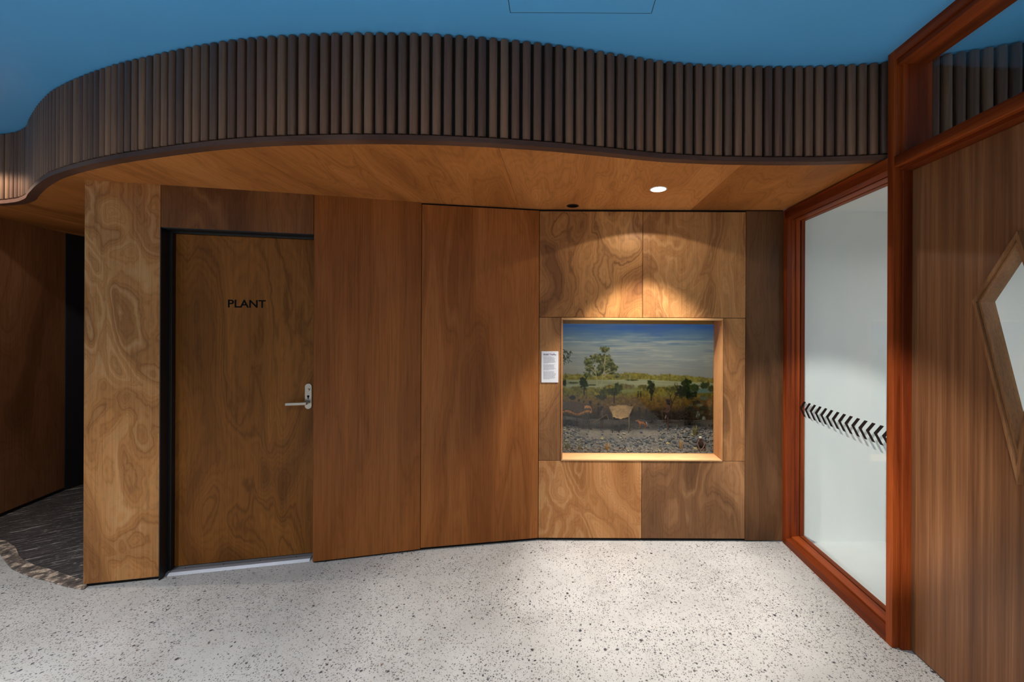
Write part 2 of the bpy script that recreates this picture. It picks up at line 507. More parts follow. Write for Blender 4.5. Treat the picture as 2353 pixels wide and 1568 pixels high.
# black flooring at the left with a ragged border strip
inner = [(-5.5, 3.20), (-4.6, 3.02), (-4.25, 2.93), (-4.007, 2.876), (-3.93, 2.862), (-3.884, 2.836), (-3.78, 2.79), (-3.697, 2.739), (-3.62, 2.69), (-3.552, 2.653),
         (-3.458, 2.615), (-3.36, 2.575), (-3.245, 2.546), (-3.105, 2.503), (-2.99, 2.465), (-2.90, 2.44), (-2.80, 2.41)]
outer = [(-2.780, 2.352), (-2.79, 2.346), (-2.86, 2.36), (-2.938, 2.378), (-3.08, 2.42), (-3.232, 2.458), (-3.36, 2.50), (-3.476, 2.545), (-3.56, 2.59), (-3.633, 2.628),
         (-3.765, 2.702), (-3.95, 2.78), (-4.3, 2.83), (-4.7, 2.90), (-5.5, 3.05)]
bf = prism('floor_black', inner + [(-2.80, 5.1), (-5.5, 5.1)], 'z', 0.0, 0.004, M['black_floor'])
tag(bf, kind='structure')
bo = prism('trim_floor_border', inner + outer, 'z', 0.0, 0.006, M['border'], bev=0.0015)
tag(bo, kind='structure')

# ------------------------------------------------------------------ curved bulkhead with walnut slats
raw = [(-5.6, 2.93), (-5.0, 2.92), (-4.4, 2.88), (-3.933, 2.816), (-3.849, 2.797), (-3.758, 2.772), (-3.669, 2.732), (-3.577, 2.684), (-3.47, 2.612), (-3.325, 2.522), (-3.19, 2.440), (-3.034, 2.353),
       (-2.903, 2.285), (-2.737, 2.213), (-2.621, 2.168), (-2.513, 2.128), (-2.30, 2.056), (-2.072, 1.994), (-1.784, 1.921), (-1.537, 1.872), (-1.314, 1.844), (-1.005, 1.824),
       (-0.752, 1.822), (-0.553, 1.831), (-0.354, 1.848), (-0.274, 1.858), (-0.061, 1.888), (0.16, 1.932), (0.396, 1.983), (0.539, 2.012), (0.785, 2.037),
       (0.951, 2.043), (1.175, 2.046), (1.406, 2.036), (1.631, 2.010), (1.82, 1.965), (1.994, 1.915), (2.149, 1.862), (2.45, 1.75), (2.8, 1.62), (3.3, 1.48)]
raw = [(x * 1.0059, y * 1.0059) for x, y in raw]


def catmull(pts, n=10):
    out = []
    for i in range(len(pts) - 1):
        p0 = Vector(pts[max(0, i - 1)]); p1 = Vector(pts[i]); p2 = Vector(pts[i + 1]); p3 = Vector(pts[min(len(pts) - 1, i + 2)])
        for k in range(n):
            u = k / n
            out.append(0.5 * ((2 * p1) + (p2 - p0) * u + (2 * p0 - 5 * p1 + 4 * p2 - p3) * u * u + (3 * p1 - p0 - 3 * p2 + p3) * u ** 3))
    out.append(Vector(pts[-1]))
    return out


curve = catmull(raw, 8)
for _ in range(6):  # fair the line
    curve = [curve[0]] + [(curve[i - 1] + 2 * curve[i] + curve[i + 1]) / 4 for i in range(1, len(curve) - 1)] + [curve[-1]]


def normals(pts):
    ns = []
    for i in range(len(pts)):
        d = (pts[min(len(pts) - 1, i + 1)] - pts[max(0, i - 1)]).normalized()
        ns.append(Vector((-d.y, d.x)))  # away from the viewer
    return ns


cn = normals(curve)


def strip_mesh(name, off0, off1, z0, z1, sel=lambda p: True):
    """a band following the bulkhead line between two offsets"""
    verts, faces = [], []
    idx = [i for i in range(len(curve)) if sel(curve[i])]
    for i in idx:
        a = curve[i] + cn[i] * off0; b = curve[i] + cn[i] * off1
        verts += [(a.x, a.y, z0), (b.x, b.y, z0), (b.x, b.y, z1), (a.x, a.y, z1)]
    n = len(idx)
    for k in range(n - 1):
        for j in range(4):
            faces.append((k * 4 + j, k * 4 + (j + 1) % 4, (k + 1) * 4 + (j + 1) % 4, (k + 1) * 4 + j))
    faces += [(0, 1, 2, 3), tuple((n - 1) * 4 + j for j in range(4))]
    me = bpy.data.meshes.new(name)
    me.from_pydata(verts, [], faces)
    bm = bmesh.new(); bm.from_mesh(me)
    return from_bm(bm, name)


bulk = link('wall_bulkhead', strip_mesh('wall_bulkhead', 0.030, 0.075, SOF + 0.006, CEIL, lambda p: True), M['substrate'])
tag(bulk, kind='structure')
link('edge_trim', strip_mesh('edge_trim', 0.0, 0.045, SOF - 0.001, SOF + 0.0235), M['trim_walnut'], bulk)
# slat: rounded front, flat back, chamfered ends
prof = []
SW, SD = 0.0385, 0.028
for k in range(9):
    a = math.pi * (1 - k / 8.0)
    prof.append((SW / 2 * math.cos(a), 0.0125 - 0.0125 * math.sin(a) + 0.001))
prof = [(SW / 2, SD), ] + prof[::-1] + [(-SW / 2, SD)]


def slat_mesh():
    bm = bmesh.new()
    rings = []
    zs = [(SOF + 0.031, 0.86), (SOF + 0.035, 1.0), (CEIL - 0.010, 1.0), (CEIL - 0.006, 0.9)]
    for z, s in zs:
        rings.append([bm.verts.new((x * (0.94 if s < 1 else 1), SD - (SD - y) * s, z)) for x, y in prof])
    n = len(prof)
    for r0, r1 in zip(rings, rings[1:]):
        for k in range(n):
            f = bm.faces.new((r0[k], r0[(k + 1) % n], r1[(k + 1) % n], r1[k]))
            f.smooth = 0 < k < n - 2
    bm.faces.new(rings[0]); bm.faces.new(rings[-1])
    bmesh.ops.recalc_face_normals(bm, faces=bm.faces[:])
    me = bpy.data.meshes.new('slat')
    bm.to_mesh(me); bm.free()
    return me


slat = slat_mesh()
slat.materials.append(M['slat'])
# walk along the line at an even pitch, phase set by the slat seen at x = -1.385
cum = [0.0]
for i in range(1, len(curve)): cum.append(cum[-1] + (curve[i] - curve[i - 1]).length)


def at_s(s):
    for i in range(1, len(cum)):
        if cum[i] >= s:
            u = (s - cum[i - 1]) / (cum[i] - cum[i - 1])
            return curve[i - 1].lerp(curve[i], u), (curve[i] - curve[i - 1]).normalized()
    return None


i0 = min(range(len(curve)), key=lambda i: abs(curve[i].x + 1.355))
PITCH = 0.0521
s = cum[i0] % PITCH
nsl = 0
while s < cum[-1]:
    p, d = at_s(s)
    if -4.75 < p.x < 2.75 and not (1.665 < p.x < 1.745):
        o = bpy.data.objects.new('slat', slat)
        COL.objects.link(o)
        o.parent = bulk
        o.location = (p.x, p.y, 0)
        o.rotation_euler = (0, 0, math.atan2(d.y, d.x))
        nsl += 1
    s += PITCH


# soffit panels under the bulkhead
def curve_y(x):
    for i in range(1, len(curve)):
        if curve[i].x >= x:
            u = (x - curve[i - 1].x) / (curve[i].x - curve[i - 1].x)
            return curve[i - 1].y + u * (curve[i].y - curve[i - 1].y)
    return curve[-1].y


soff = empty('ceiling_soffit', (0, 0, SOF))
tag(soff, kind='structure')
joints = [-5.29, -4.04, -2.79, -1.54, -0.29, 0.958, XF + 0.02]
for k in range(len(joints) - 1):
    x0, x1 = joints[k] + 0.0008, joints[k + 1] - 0.0008
    n = 40
    front = [(x0 + (x1 - x0) * i / n, curve_y(x0 + (x1 - x0) * i / n) + 0.012) for i in range(n + 1)]
    back = 5.0 if x1 < -2.7 else 3.0
    xm = (x0 + x1) / 2
    pts = [(x - xm, y - 2.4) for x, y in front + [(x1, back), (x0, back)]]
    mt = M['soffit_pale'] if k == 4 else M['soffit']
    prism('soffit_panel', pts, 'z', 0.0, 0.016, mt, soff, loc=(xm, 2.4, 0.0))
box('soffit_white', XG + 0.04, 5.0, 2.05, 2.95, SOF - .01, SOF + .01, M['white_wall'], soff, loc=(0, 0, -SOF))

# ------------------------------------------------------------------ back wall with its panels
wall = empty('wall_back')
tag(wall, kind='structure')


def panel(name, p, q, u0, u1, z0, z1, mat, parent, off=0.0, th=0.018, bev=0.0012, gap=0.0016):
    L = math.hypot(q[0] - p[0], q[1] - p[1])
    rz = math.atan2(q[1] - p[1], q[0] - p[0])
    uc, zc = (u0 + u1) / 2, (z0 + z1) / 2
    c, s_ = math.cos(rz), math.sin(rz)
    loc = (p[0] + uc * c - off * s_, p[1] + uc * s_ + off * c, zc)
    return box(name, -(u1 - u0) / 2 + gap, (u1 - u0) / 2 - gap, 0, th, -(z1 - z0) / 2 + gap, (z1 - z0) / 2 - gap, mat, parent, bev, loc, rz)


LAB = math.hypot(B[0] - A[0], B[1] - A[1]); LBC = math.hypot(C[0] - B[0], C[1] - B[1]); LCD = math.hypot(D[0] - C[0], D[1] - C[1])
UC = 0.381
HD = 2.151
panel('panel', A, B, 0, UC, 0.022, SOF + 0.004, M['veneer_column'], wall)
panel('panel', A, B, UC, LAB, HD, SOF + 0.004, M['veneer_header'], wall)
panel('panel', B, C, 0.0, LBC, 0.012, SOF + 0.004, M['veneer_straight'], wall)
panel('panel', C, D, 0.0, LCD, 0.020, SOF - 0.012, M['veneer_straight2'], wall)
LD = E2[0] - D[0]
XM = 0.607 - D[0]
ZT, ZB = 1.623, 0.583
ZG = SOF - 0.016
panel('panel', D, E2, 0, XM, ZT, ZG, M['veneer_burl'], wall)
panel('panel', D, E2, XM, LD, ZT, ZG, M['veneer_burl2'], wall)
OX0, OX1, OZ0, OZ1 = 0.030, 1.181, 0.594, 1.605     # clear opening of the display window
panel('panel', D, E2, 0, 0.016 - D[0], ZB, ZT, M['veneer_side'], wall)
panel('panel', D, E2, 1.193 - D[0], LD, ZB, ZT, M['veneer_side'], wall)
panel('panel', D, E2, 0, XM, 0.020, ZB, M['veneer_swirl'], wall)
panel('panel', D, E2, XM, LD, 0.020, ZB, M['veneer_brown'], wall)
panel('panel', E2, F2, 0, F2[0] - E2[0] - 0.004, 0.008, ZG + .008, M['veneer_edge'], wall)
# dark backing behind the joints and the recessed black skirting
def backing(p, q, u0, u1, z0, z1, off=0.0185, th=0.06, name='backing', mat=None):
    return panel(name, p, q, u0, u1, z0, z1, mat or M['substrate'], wall, off, th, 0, 0)
backing(A, B, 0.005, UC - .001, 0, SOF)
backing(A, B, UC - .001, LAB, HD + 0.001, SOF)
backing(B, C, 0.0, LBC, 0, SOF)
backing(C, D, 0.0, LCD, 0, SOF)
backing(D, E2, -0.01, 0.015 - D[0], 0, SOF)
backing(D, E2, 1.194 - D[0], LD + .28, 0, SOF)
backing(D, E2, 0.015 - D[0], 1.194 - D[0], 0, ZB)
backing(D, E2, 0.015 - D[0], 1.194 - D[0], ZT - .002, SOF)
# return of the column into the passage
n_ab = Vector((-(B[1] - A[1]), B[0] - A[0])).normalized()
ret = Vector(A) + n_ab * 2.4
panel('panel', (ret.x, ret.y), A, 0, 2.4 - 0.0005, 0.022, SOF, M['veneer_column'], wall, off=-0.0, th=0.018)

# ------------------------------------------------------------------ plant-room door
rzd = math.atan2(B[1] - A[1], B[0] - A[0])
RV = 0.10


def ab(u, n):
    d = (Vector(B) - Vector(A)).normalized()
    p = Vector(A) + d * u + n_ab * n
    return p


door = empty('door_1', (A[0], A[1], 0), rzd)
tag(door, kind='structure')
tag(door, 'timber veneer plant-room door in a recessed black frame')
# local axes: x along the wall, y into the wall
box('frame_jamb', UC - 0.001, UC + 0.004, -0.002, RV + 0.03, 0, HD, M['frame_black'], door)
box('frame_jamb', UC - 0.02, UC + 0.018, RV - 0.035, RV + 0.03, 0, HD - 0.002, M['frame_black'], door, 0.002)
box('frame_head', UC, LAB + 0.05, 0.004, RV + 0.03, HD - 0.004, HD + 0.002, M['frame_black'], door)
box('frame_head', UC, LAB + 0.05, RV - 0.035, RV + 0.03, HD - 0.018, HD - 0.004, M['frame_black'], door, 0.002)
box('frame_jamb', LAB + 0.045, LAB + 0.08, 0.02, RV + 0.03, 0, HD, M['frame_black'], door, 0.002)
leaf = box('leaf', -0.43, 0.43, 0, 0.04, -1.05, 1.05, M['veneer_door'], door, 0.001, (UC + 0.0125 + 0.43, RV, 1.073))
leaf.data.transform(Matrix.Scale((HD - 0.018 - 0.023) / 2.10, 4, (0, 0, 1)))
leaf.location.z = (HD - 0.018 + 0.023) / 2


def on_leaf(o): o.parent = leaf; o.location = Vector(o.location) - leaf.location
# stainless escutcheon plate, lever, cylinder, keyhole
hp = empty('handle', (1.1635, RV, 1.0805)); on_leaf(hp)
pl = []
for k in range(17):
    a = math.pi * k / 16
    pl.append((0.0215 * math.cos(a), 0.0645 + 0.0215 * math.sin(a)))
for k in range(17):
    a = math.pi + math.pi * k / 16
    pl.append((0.0215 * math.cos(a), -0.0645 + 0.0215 * math.sin(a)))
prism('plate', pl, 'y', -0.008, 0.0, M['steel'], hp, 0.0012)
def ycyl(name, r, y0, y1, x, z, mat, parent, seg=20):
    me = cyl_me(name, r, r, 0, y1 - y0, seg)
    me.transform(Matrix.Rotation(R(-90), 4, 'X'))
    return link(name, me, mat, parent, (x, y0, z))
ycyl('lock_cylinder', 0.0085, -0.020, -0.008, 0.000, 0.043, M['steel'], hp)
ycyl('keyhole', 0.0075, -0.0092, -0.0078, 0.000, 0.000, M['letter'], hp)
box('keyhole_slot', -0.003, 0.003, -0.0092, -0.0078, -0.017, 0.0, M['letter'], hp)
ycyl('spindle', 0.010, -0.05, -0.008, -0.004, -0.041, M['steel'], hp)
prism('lever', [(0.006, -0.058), (-0.118, -0.058), (-0.125, -0.052), (-0.125, -0.046), (-0.012, -0.046), (-0.012, -0.03), (0.006, -0.03)], 'z', -0.050, -0.0315, M['steel'], hp, 0.0015)
tx = bpy.data.curves.new('lettering', 'FONT')
tx.body = 'PLANT'
tx.size = 0.0712
tx.extrude = 0.0006
tx.offset = 0.0011
tx.align_x = 'LEFT'
tmp = bpy.data.objects.new('tmp_text', tx); COL.objects.link(tmp)
bpy.context.view_layer.update()
me = bpy.data.meshes.new_from_object(tmp.evaluated_get(bpy.context.evaluated_depsgraph_get()))
bpy.data.objects.remove(tmp)
xs = [v.co.x for v in me.vertices]; ys = [v.co.y for v in me.vertices]
kx = (0.906 - 0.688) / (max(xs) - min(xs)); ky = 0.051 / (max(ys) - min(ys)); mx0, my0 = min(xs), min(ys)
for v in me.vertices: v.co = Vector(((v.co.x - mx0) * kx, -v.co.z, (v.co.y - my0) * ky))
me.materials.clear()
me.name = 'lettering'
lt = link('lettering', me, M['letter'], door, (0.688, RV - 0.0008, 1.671)); on_leaf(lt)
tag(lt, 'black capital lettering reading PLANT')
# aluminium threshold ramp
th = empty('threshold', (0, 0, 0), 0, door)
prism('ramp', [(RV - 0.066, 0.0), (RV - 0.052, 0.014), (RV - 0.034, 0.018), (RV + 0.03, 0.018), (RV + 0.03, 0)], 'x', UC + 0.005, LAB - 0.03, M['alu'], th)
for k in range(3): box('groove', UC + 0.006, LAB - 0.031, RV - 0.028 + k * 0.009, RV - 0.0255 + k * 0.009, 0.0178, 0.0184, M['black'], th)
for k in range(4):
    link('screw', cyl_me('screw', 0.0035, 0.0035, 0.0178, 0.0190, 10), M['frame_black'], th, (UC + 0.09 + k * 0.21, RV - 0.0225, 0))

# ------------------------------------------------------------------ passage at the far left
wl = empty('wall_left')
tag(wl, kind='structure')
PL0, PL1, PL2 = (-4.33, 2.60), (-4.61, 3.74), (-4.60, 5.1)
LL = math.hypot(PL1[0] - PL0[0], PL1[1] - PL0[1])
panel('panel', PL0, PL1, 0, LL, 0.03, SOF, M['veneer_dark'], wl, off=0.0, th=0.02)
panel('skirting', PL0, PL1, 0, LL, 0.0, 0.03, M['black'], wl, off=0.006, th=0.02, bev=0)
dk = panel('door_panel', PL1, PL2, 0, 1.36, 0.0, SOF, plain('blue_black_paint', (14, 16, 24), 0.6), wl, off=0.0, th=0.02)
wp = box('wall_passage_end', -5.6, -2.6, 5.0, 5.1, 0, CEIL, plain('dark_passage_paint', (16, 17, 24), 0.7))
tag(wp, kind='structure')

# ------------------------------------------------------------------ display window: lining, glass
win = empty('window_1', (0, 2.905, 0))
tag(win, kind='structure')
tag(win, 'timber-lined display window with clear glass in the back wall')
GD = 0.136
fx0, fx1, fz0, fz1 = 0.0175, 1.1925, ZB + .001, ZT - .002
def lining(name, x0, x1, z0, z1, mat): return box(name, x0, x1, -0.004, GD + 0.012, z0, z1, mat, win, 0.0015)
prism('sill', [(fx0, fz0), (fx1, fz0), (OX1, OZ0), (OX0, OZ0)], 'y', -0.004, GD + 0.012, M['ply_sill'], win, 0.001)
prism('head_lining', [(fx0, fz1), (fx1, fz1), (OX1, OZ1), (OX0, OZ1)], 'y', -0.004, GD + 0.012, M['ply_sill'], win, 0.001)
prism('side_lining', [(fx0, fz0), (fx0, fz1), (OX0, OZ1), (OX0, OZ0)], 'y', -0.004, GD + 0.012, M['ply_jamb'], win, 0.001)
prism('side_lining', [(fx1, fz0), (fx1, fz1), (OX1, OZ1), (OX1, OZ0)], 'y', -0.004, GD + 0.012, M['ply_jamb'], win, 0.001)
box('glass_pane', OX0 + .0005, OX1 - .0005, GD, GD + 0.006, OZ0 + .0005, OZ1 - .0005, glass('low_reflection_glass', (0.98, 0.99, 0.98), 1.32), win)

# ------------------------------------------------------------------ timber-framed glazed wall on the right
wr = empty('wall_right', (XF, 0, 0))
tag(wr, kind='structure')
YF, YP0, YP1 = 2.890, 1.947, 1.986
YE = -3.0
# post between window and door, full height, with the door stop beside it
W = lambda name, x0, x1, y0, y1, z0, z1, mat, parent, bev=0.0015: box(name, x0, x1, y0, y1, z0, z1, mat, parent, bev, (0, 0, 0))


def glob(o, parent):
    o.parent = parent
    o.location = Vector(o.location) - Vector(parent.location)
    return o


def gbox(name, x0, x1, y0, y1, z0, z1, mat, parent, bev=0.0015):
    o = box(name, x0 - (x0 + x1) / 2, x1 - (x0 + x1) / 2, y0 - (y0 + y1) / 2, y1 - (y0 + y1) / 2, z0 - (z0 + z1) / 2, z1 - (z0 + z1) / 2, mat, None, bev,
            ((x0 + x1) / 2, (y0 + y1) / 2, (z0 + z1) / 2))
    return glob(o, parent)


gbox('post', XF, 1.80, YP0, YP1, 0, CEIL, M['redwood'], wr)
gbox('post_stop', 1.661, 1.80, 1.933, YP0, 0, CEIL, M['redwood'], wr)
gbox('transom_rail', XF, 1.79, YE, YP0, 2.338, 2.392, M['redwood_h'], wr)
gbox('transom_bead', XF + 0.028, 1.78, YE, YP0, 2.320, 2.338, M['redwood_h'], wr)
gbox('top_rail', XF, 1.79, YE, YP0, 2.862, CEIL, M['redwood_h'], wr)
gbox('top_rail', XF + 0.012, 1.78, YE, YP0, 2.835, 2.862, M['redwood_h'], wr)
gbox('transom_sill', XF + 0.045, 1.79, YE, YP0, 2.392, 2.400, M['redwood_h'], wr)
gbox('glass_pane', XG, XG + 0.006, YE, 1.935, 2.398, 2.838, M['glass'], wr, 0)
gbox('post', XF, 1.80, 0.86, 0.93, 0, 2.34, M['redwood'], wr)
gbox('panel', XD, 1.75, YE, 0.86, 0.006, 2.335, M['quarter'], wr, 0)
gbox('bulkhead_infill', XF + .042, 1.79, 2.07, 2.93, 2.425, CEIL, M['substrate'], wr, 0)

# fixed window beside the display wall
w2 = empty('window_2', (XG, 2.44, 0))
tag(w2, kind='structure')
tag(w2, 'tall red hardwood framed glass window with black chevrons')
def rail(name, pts, y0, y1, mat, parent): return glob(prism(name, pts, 'y', y0, y1, mat, None, 0.001), parent)
rail('bottom_rail', [(XF, 0.0), (XF, 0.045), (XF + .034, 0.056), (XF + .034, 0.0)], YP1, YF, M['redwood_h'], w2)
rail('bottom_bead', [(XF + .034, 0.0), (XF + .034, 0.049), (XF + .040, 0.049), (XF + .040, 0.065), (XG - .001, 0.069), (XG - .001, 0.0)], YP1, YF - .035, M['redwood_h'], w2)
rail('back_bead', [(XG + .007, 0.0), (XG + .007, 0.069), (XG + .035, 0.073), (XG + .035, 0.0)], YP1, YF, M['redwood_h'], w2)
rail('top_rail', [(XF, 2.402), (XF, 2.338), (XF + .034, 2.326), (XF + .034, 2.402)], YP1, YF, M['redwood_h'], w2)
rail('top_bead', [(XF + .034, 2.402), (XF + .034, 2.340), (XF + .044, 2.340), (XF + .044, 2.325), (XG - .001, 2.320), (XG - .001, 2.402)], YP1, YF - .035, M['redwood_h'], w2)
rail('back_bead', [(XG + .007, 2.402), (XG + .007, 2.320), (XG + .035, 2.316), (XG + .035, 2.402)], YP1, YF, M['redwood_h'], w2)
gbox('jamb', XF, XF + .034, YF - 0.035, 2.9045, 0.0, 2.402, M['redwood'], w2)
gbox('jamb', XF + .034, XG + .002, YF - 0.030, 2.9045, 0.0, 2.402, M['redwood'], w2)
gbox('jamb_bead', XF + .060, XG - .001, YF - 0.037, YF - 0.030, 0.05, 2.34, M['redwood'], w2)
gbox('back_bead', XG + .008, XG + .035, YF - 0.036, 2.9045, 0.05, 2.34, M['redwood'], w2)
gbox('glass_pane', XG, XG + 0.006, YP1, YF - .02, 0.05, 2.335, M['glass'], w2, 0)
cme = prism_me('chevron', [(0, 0), (-.046, .053), (-.070, .053), (-.025, 0.0), (-.068, -.051), (-.045, -.051)], 'x', -0.0006, 0.0)
cme.materials.append(M['decal'])
for k in range(14):
    o = link('chevron', cme, None, None, (XG - 0.0003, 2.852 - 0.0557 * k, 0.985))
    glob(o, w2)

# tall veneered door with an angular window
d2 = empty('door_2', (XD, 1.43, 0))
tag(d2, kind='structure')
tag(d2, 'tall striped veneer door with an angular framed window')
K = [(1.630, 1.669), (1.472, 1.917), (1.385, 1.62), (1.468, 0.985)]


def inset(poly, d):
    n = len(poly)
    cx = sum(p[0] for p in poly) / n; cy = sum(p[1] for p in poly) / n
    lines = []
    for i in range(n):
        a = Vector(poly[i]); b = Vector(poly[(i + 1) % n])
        t_ = (b - a).normalized(); nn = Vector((-t_.y, t_.x))
        if nn.dot(Vector((cx, cy)) - a) < 0: nn = -nn
        lines.append((a + nn * d, t_))
    out = []
    for i in range(n):
        p, r = lines[i - 1]; q, s_ = lines[i]
        den = r.x * s_.y - r.y * s_.x
        u = ((q.x - p.x) * s_.y - (q.y - p.y) * s_.x) / den
        out.append(tuple(p + r * u))
    return out


dl = prism('leaf', [(1.932, 0.007), (0.932, 0.007), (0.932, 2.318), (1.932, 2.318)], 'x', XD, XD + 0.045, M['quarter'], None, 0, hole=inset(K, 0.004))
dl.data.transform(Matrix.Translation((-XD, -1.43, -1.16)))
dl.location = (XD, 1.43, 1.16)
glob(dl, d2)
def ring(name, d0, d1, x0, x1, mat):
    o = prism(name, inset(K, d0) if d0 else K, 'x', x0, x1, mat, None, 0.0, hole=inset(K, d1))
    return glob(o, d2)
ring('window_frame', 0.0, 0.0115, XD - 0.022, XD + 0.045, M['kite_frame'])
ring('window_bead', 0.0135, 0.0225, XD - 0.014, XD + 0.045, M['kite_frame'])
ring('window_gap', 0.0105, 0.014, XD - 0.004, XD + 0.03, M['black'])
glob(prism('glass_pane', inset(K, 0.018), 'x', XD + 0.012, XD + 0.018, M['glass']), d2)

# white room seen through the glass
wb = box('wall_white_room', XG + 0.03, 5.4, 2.905, 3.0, 0, SOF, M['white_wall'])
tag(wb, kind='structure')
ws = box('wall_white_room_side', 5.3, 5.4, -3, 2.905, 0, CEIL, M['white_wall'])
tag(ws, kind='structure')

# ------------------------------------------------------------------ soffit fittings
dlt = empty('downlight', (0.613, 2.479, SOF))
tag(dlt, 'lit round white downlight set in the timber soffit', 'downlight')
bm = bmesh.new()
def torus_ring(r0, r1, z0, z1, seg=32):
    bm = bmesh.new()
    R_ = [(r0, z0), (r1, z1), (r1, 0.001), (r0, 0.001)]
    rings = [[bm.verts.new((r * math.cos(2 * math.pi * k / seg), r * math.sin(2 * math.pi * k / seg), z)) for k in range(seg)] for r, z in R_]
    for j in range(4):
        for k in range(seg):
            bm.faces.new((rings[j][k], rings[j][(k + 1) % seg], rings[(j + 1) % 4][(k + 1) % seg], rings[(j + 1) % 4][k]))
    return from_bm(bm, 'trim_ring', True)
link('trim_ring', torus_ring(0.045, 0.053, -0.0025, -0.0015), plain('white_trim', (235, 235, 235), 0.5), dlt)
link('lens', cyl_me('lens', 0.0455, 0.0455, -0.0015, 0.0, 32), M['lamp'], dlt)
so = spot('downlight_flood', (0, 0, -0.012), (0, 0, -1), 8.5, 139, 0.04, (1.0, 0.93, 0.85), 0.012); so.parent = dlt
so = spot('downlight_beam', (0, 0, -0.012), (0, 0, -1), 185, 84, 0.4, (1.0, 0.92, 0.82), 0.03); so.parent = dlt
so = spot('downlight_core', (0, 0, -0.012), (0, 0, -1), 190, 48, 0.7, (1.0, 0.94, 0.88), 0.03); so.parent = dlt
sen = empty('round_sensor', (0.095, 2.827, SOF))
tag(sen, 'small round black fitting on the soffit near the wall joint', 'sensor')
link('rim', torus_ring(0.034, 0.043, -0.004, -0.002), M['frame_black'], sen)
link('face', cyl_me('face', 0.034, 0.034, -0.0028, 0.0, 28), M['letter'], sen)

# ------------------------------------------------------------------ information card
card = empty('information_card', (-0.063, 2.905, 1.263))
tag(card, 'small white printed information card left of the display window', 'card')
box('card', -0.0615, 0.0615, -0.0045, -0.0002, -0.113, 0.113, M['paper'], card, 0.0006)
def textline(y, h, x1, mat, dash=True):
    x = -0.047
    while x < x1:
        wd = random.uniform(0.006, 0.017)
        e = min(x + wd, x1)
        if e - x > 0.002: verts_.append((x, e, y, h))
        x = e + (0.0022 if dash else 0)
def build_text(name, mat):
    bm = bmesh.new()
    for x, e, y, h in verts_:
        vs = [bm.verts.new(p) for p in ((x, -0.0048, y), (e, -0.0048, y), (e, -0.0048, y + h), (x, -0.0048, y + h))]
        bm.faces.new(vs)
    return link(name, from_bm(bm, name), mat, card)
verts_ = []
y = 0.070
for cnt, last in ((10, -0.012), (9, -0.004), (12, 0.0)):
    for k in range(cnt):
        textline(y, 0.0020, last if k == cnt - 1 else random.uniform(0.026, 0.045), None)
        y -= 0.0049
    y -= 0.0055
build_text('body_text', M['ink'])
verts_ = []; textline(0.0915, 0.0038, -0.006, None); textline(0.0855, 0.0036, -0.012, None); build_text('heading_text', M['ink_bold'])
verts_ = [(-0.004, 0.012, 0.0915, 0.0038), (0.012, 0.028, 0.0855, 0.0036)]; build_text('heading_text', M['ink_blue'])
verts_ = [(0.006, 0.022, 0.0872, 0.003), (0.014, 0.019, 0.0915, 0.0038)]; build_text('heading_text', M['ink_orange'])
verts_ = [(0.022, 0.035, 0.0915, 0.0038), (0.032, 0.045, 0.0855, 0.0036)]; build_text('heading_text', M['ink_bold'])
verts_ = [(-0.047, 0.010, 0.0790, 0.0017)]; build_text('sub_heading_text', M['ink'])

# ------------------------------------------------------------------ the diorama behind the display glass
# inner case
DX0, DX1, DY0, DY1, DZ0, DZ1 = -0.22, 1.72, 3.054, 3.80, 0.50, 1.80
case = empty('display_case', (0.6, 3.4, DZ0))
tag(case, 'dark inner case of the landscape model behind the display glass', 'display case')
M['case'] = plain('dark_case_lining', (44, 38, 28), 0.8)
def cbox(n, *a): return glob(box(n, *a, M['case']), case)
cbox('bottom_board', DX0, DX1, DY0, DY1, DZ0, DZ0 + .02)
cbox('side_board', DX0 - .02, DX0, DY0, DY1, DZ0, DZ1)
cbox('side_board', DX1, DX1 + .02, DY0, DY1, DZ0, DZ1)
cbox('top_board', DX0, DX1, DY0, DY1, DZ1, DZ1 + .02)
glob(box('valance', DX0, DX1, DY0 + .02, DY0 + .04, 1.578, DZ1, plain('ochre_valance', (150, 112, 50), 0.6)), case)
glob(box('front_lip', DX0, DX1, DY0, DY0 + .012, DZ0, OZ0 - .002, M['case']), case)
lamp = link('case_lamp', cyl_me('case_lamp', 0.014, 0.014, -0.75, 0.75, 12), emit('case_lamp_tube', (1, .95, .86, 1), 2.5))
lamp.data.transform(Matrix.Rotation(R(90), 4, 'Y'))
lamp.location = (0.75, 3.16, 1.775)
tag(lamp, 'slim tube lamp under the top of the display case', 'lamp')
al = bpy.data.lights.new('case_lamp_light', 'AREA'); al.shape = 'RECTANGLE'; al.size = 1.5; al.size_y = 0.04; al.energy = 4.8; al.color = (1, .94, .85)
ao = bpy.data.objects.new('case_lamp_light', al); COL.objects.link(ao); ao.location = (0.75, 3.16, 1.755); ao.rotation_euler = (R(22), 0, 0)

# ---- the painted backdrop: a canvas of coloured points, painted in its own grid (units: 1/247 m)
x0c, x1c, y0c, y1c = 1232, 1712, 690, 980
W_, H_ = x1c - x0c, y1c - y0c
gx, gy = np.meshgrid(np.arange(x0c, x1c, dtype=float), np.arange(y0c, y1c, dtype=float))
rng = np.random.RandomState(3)


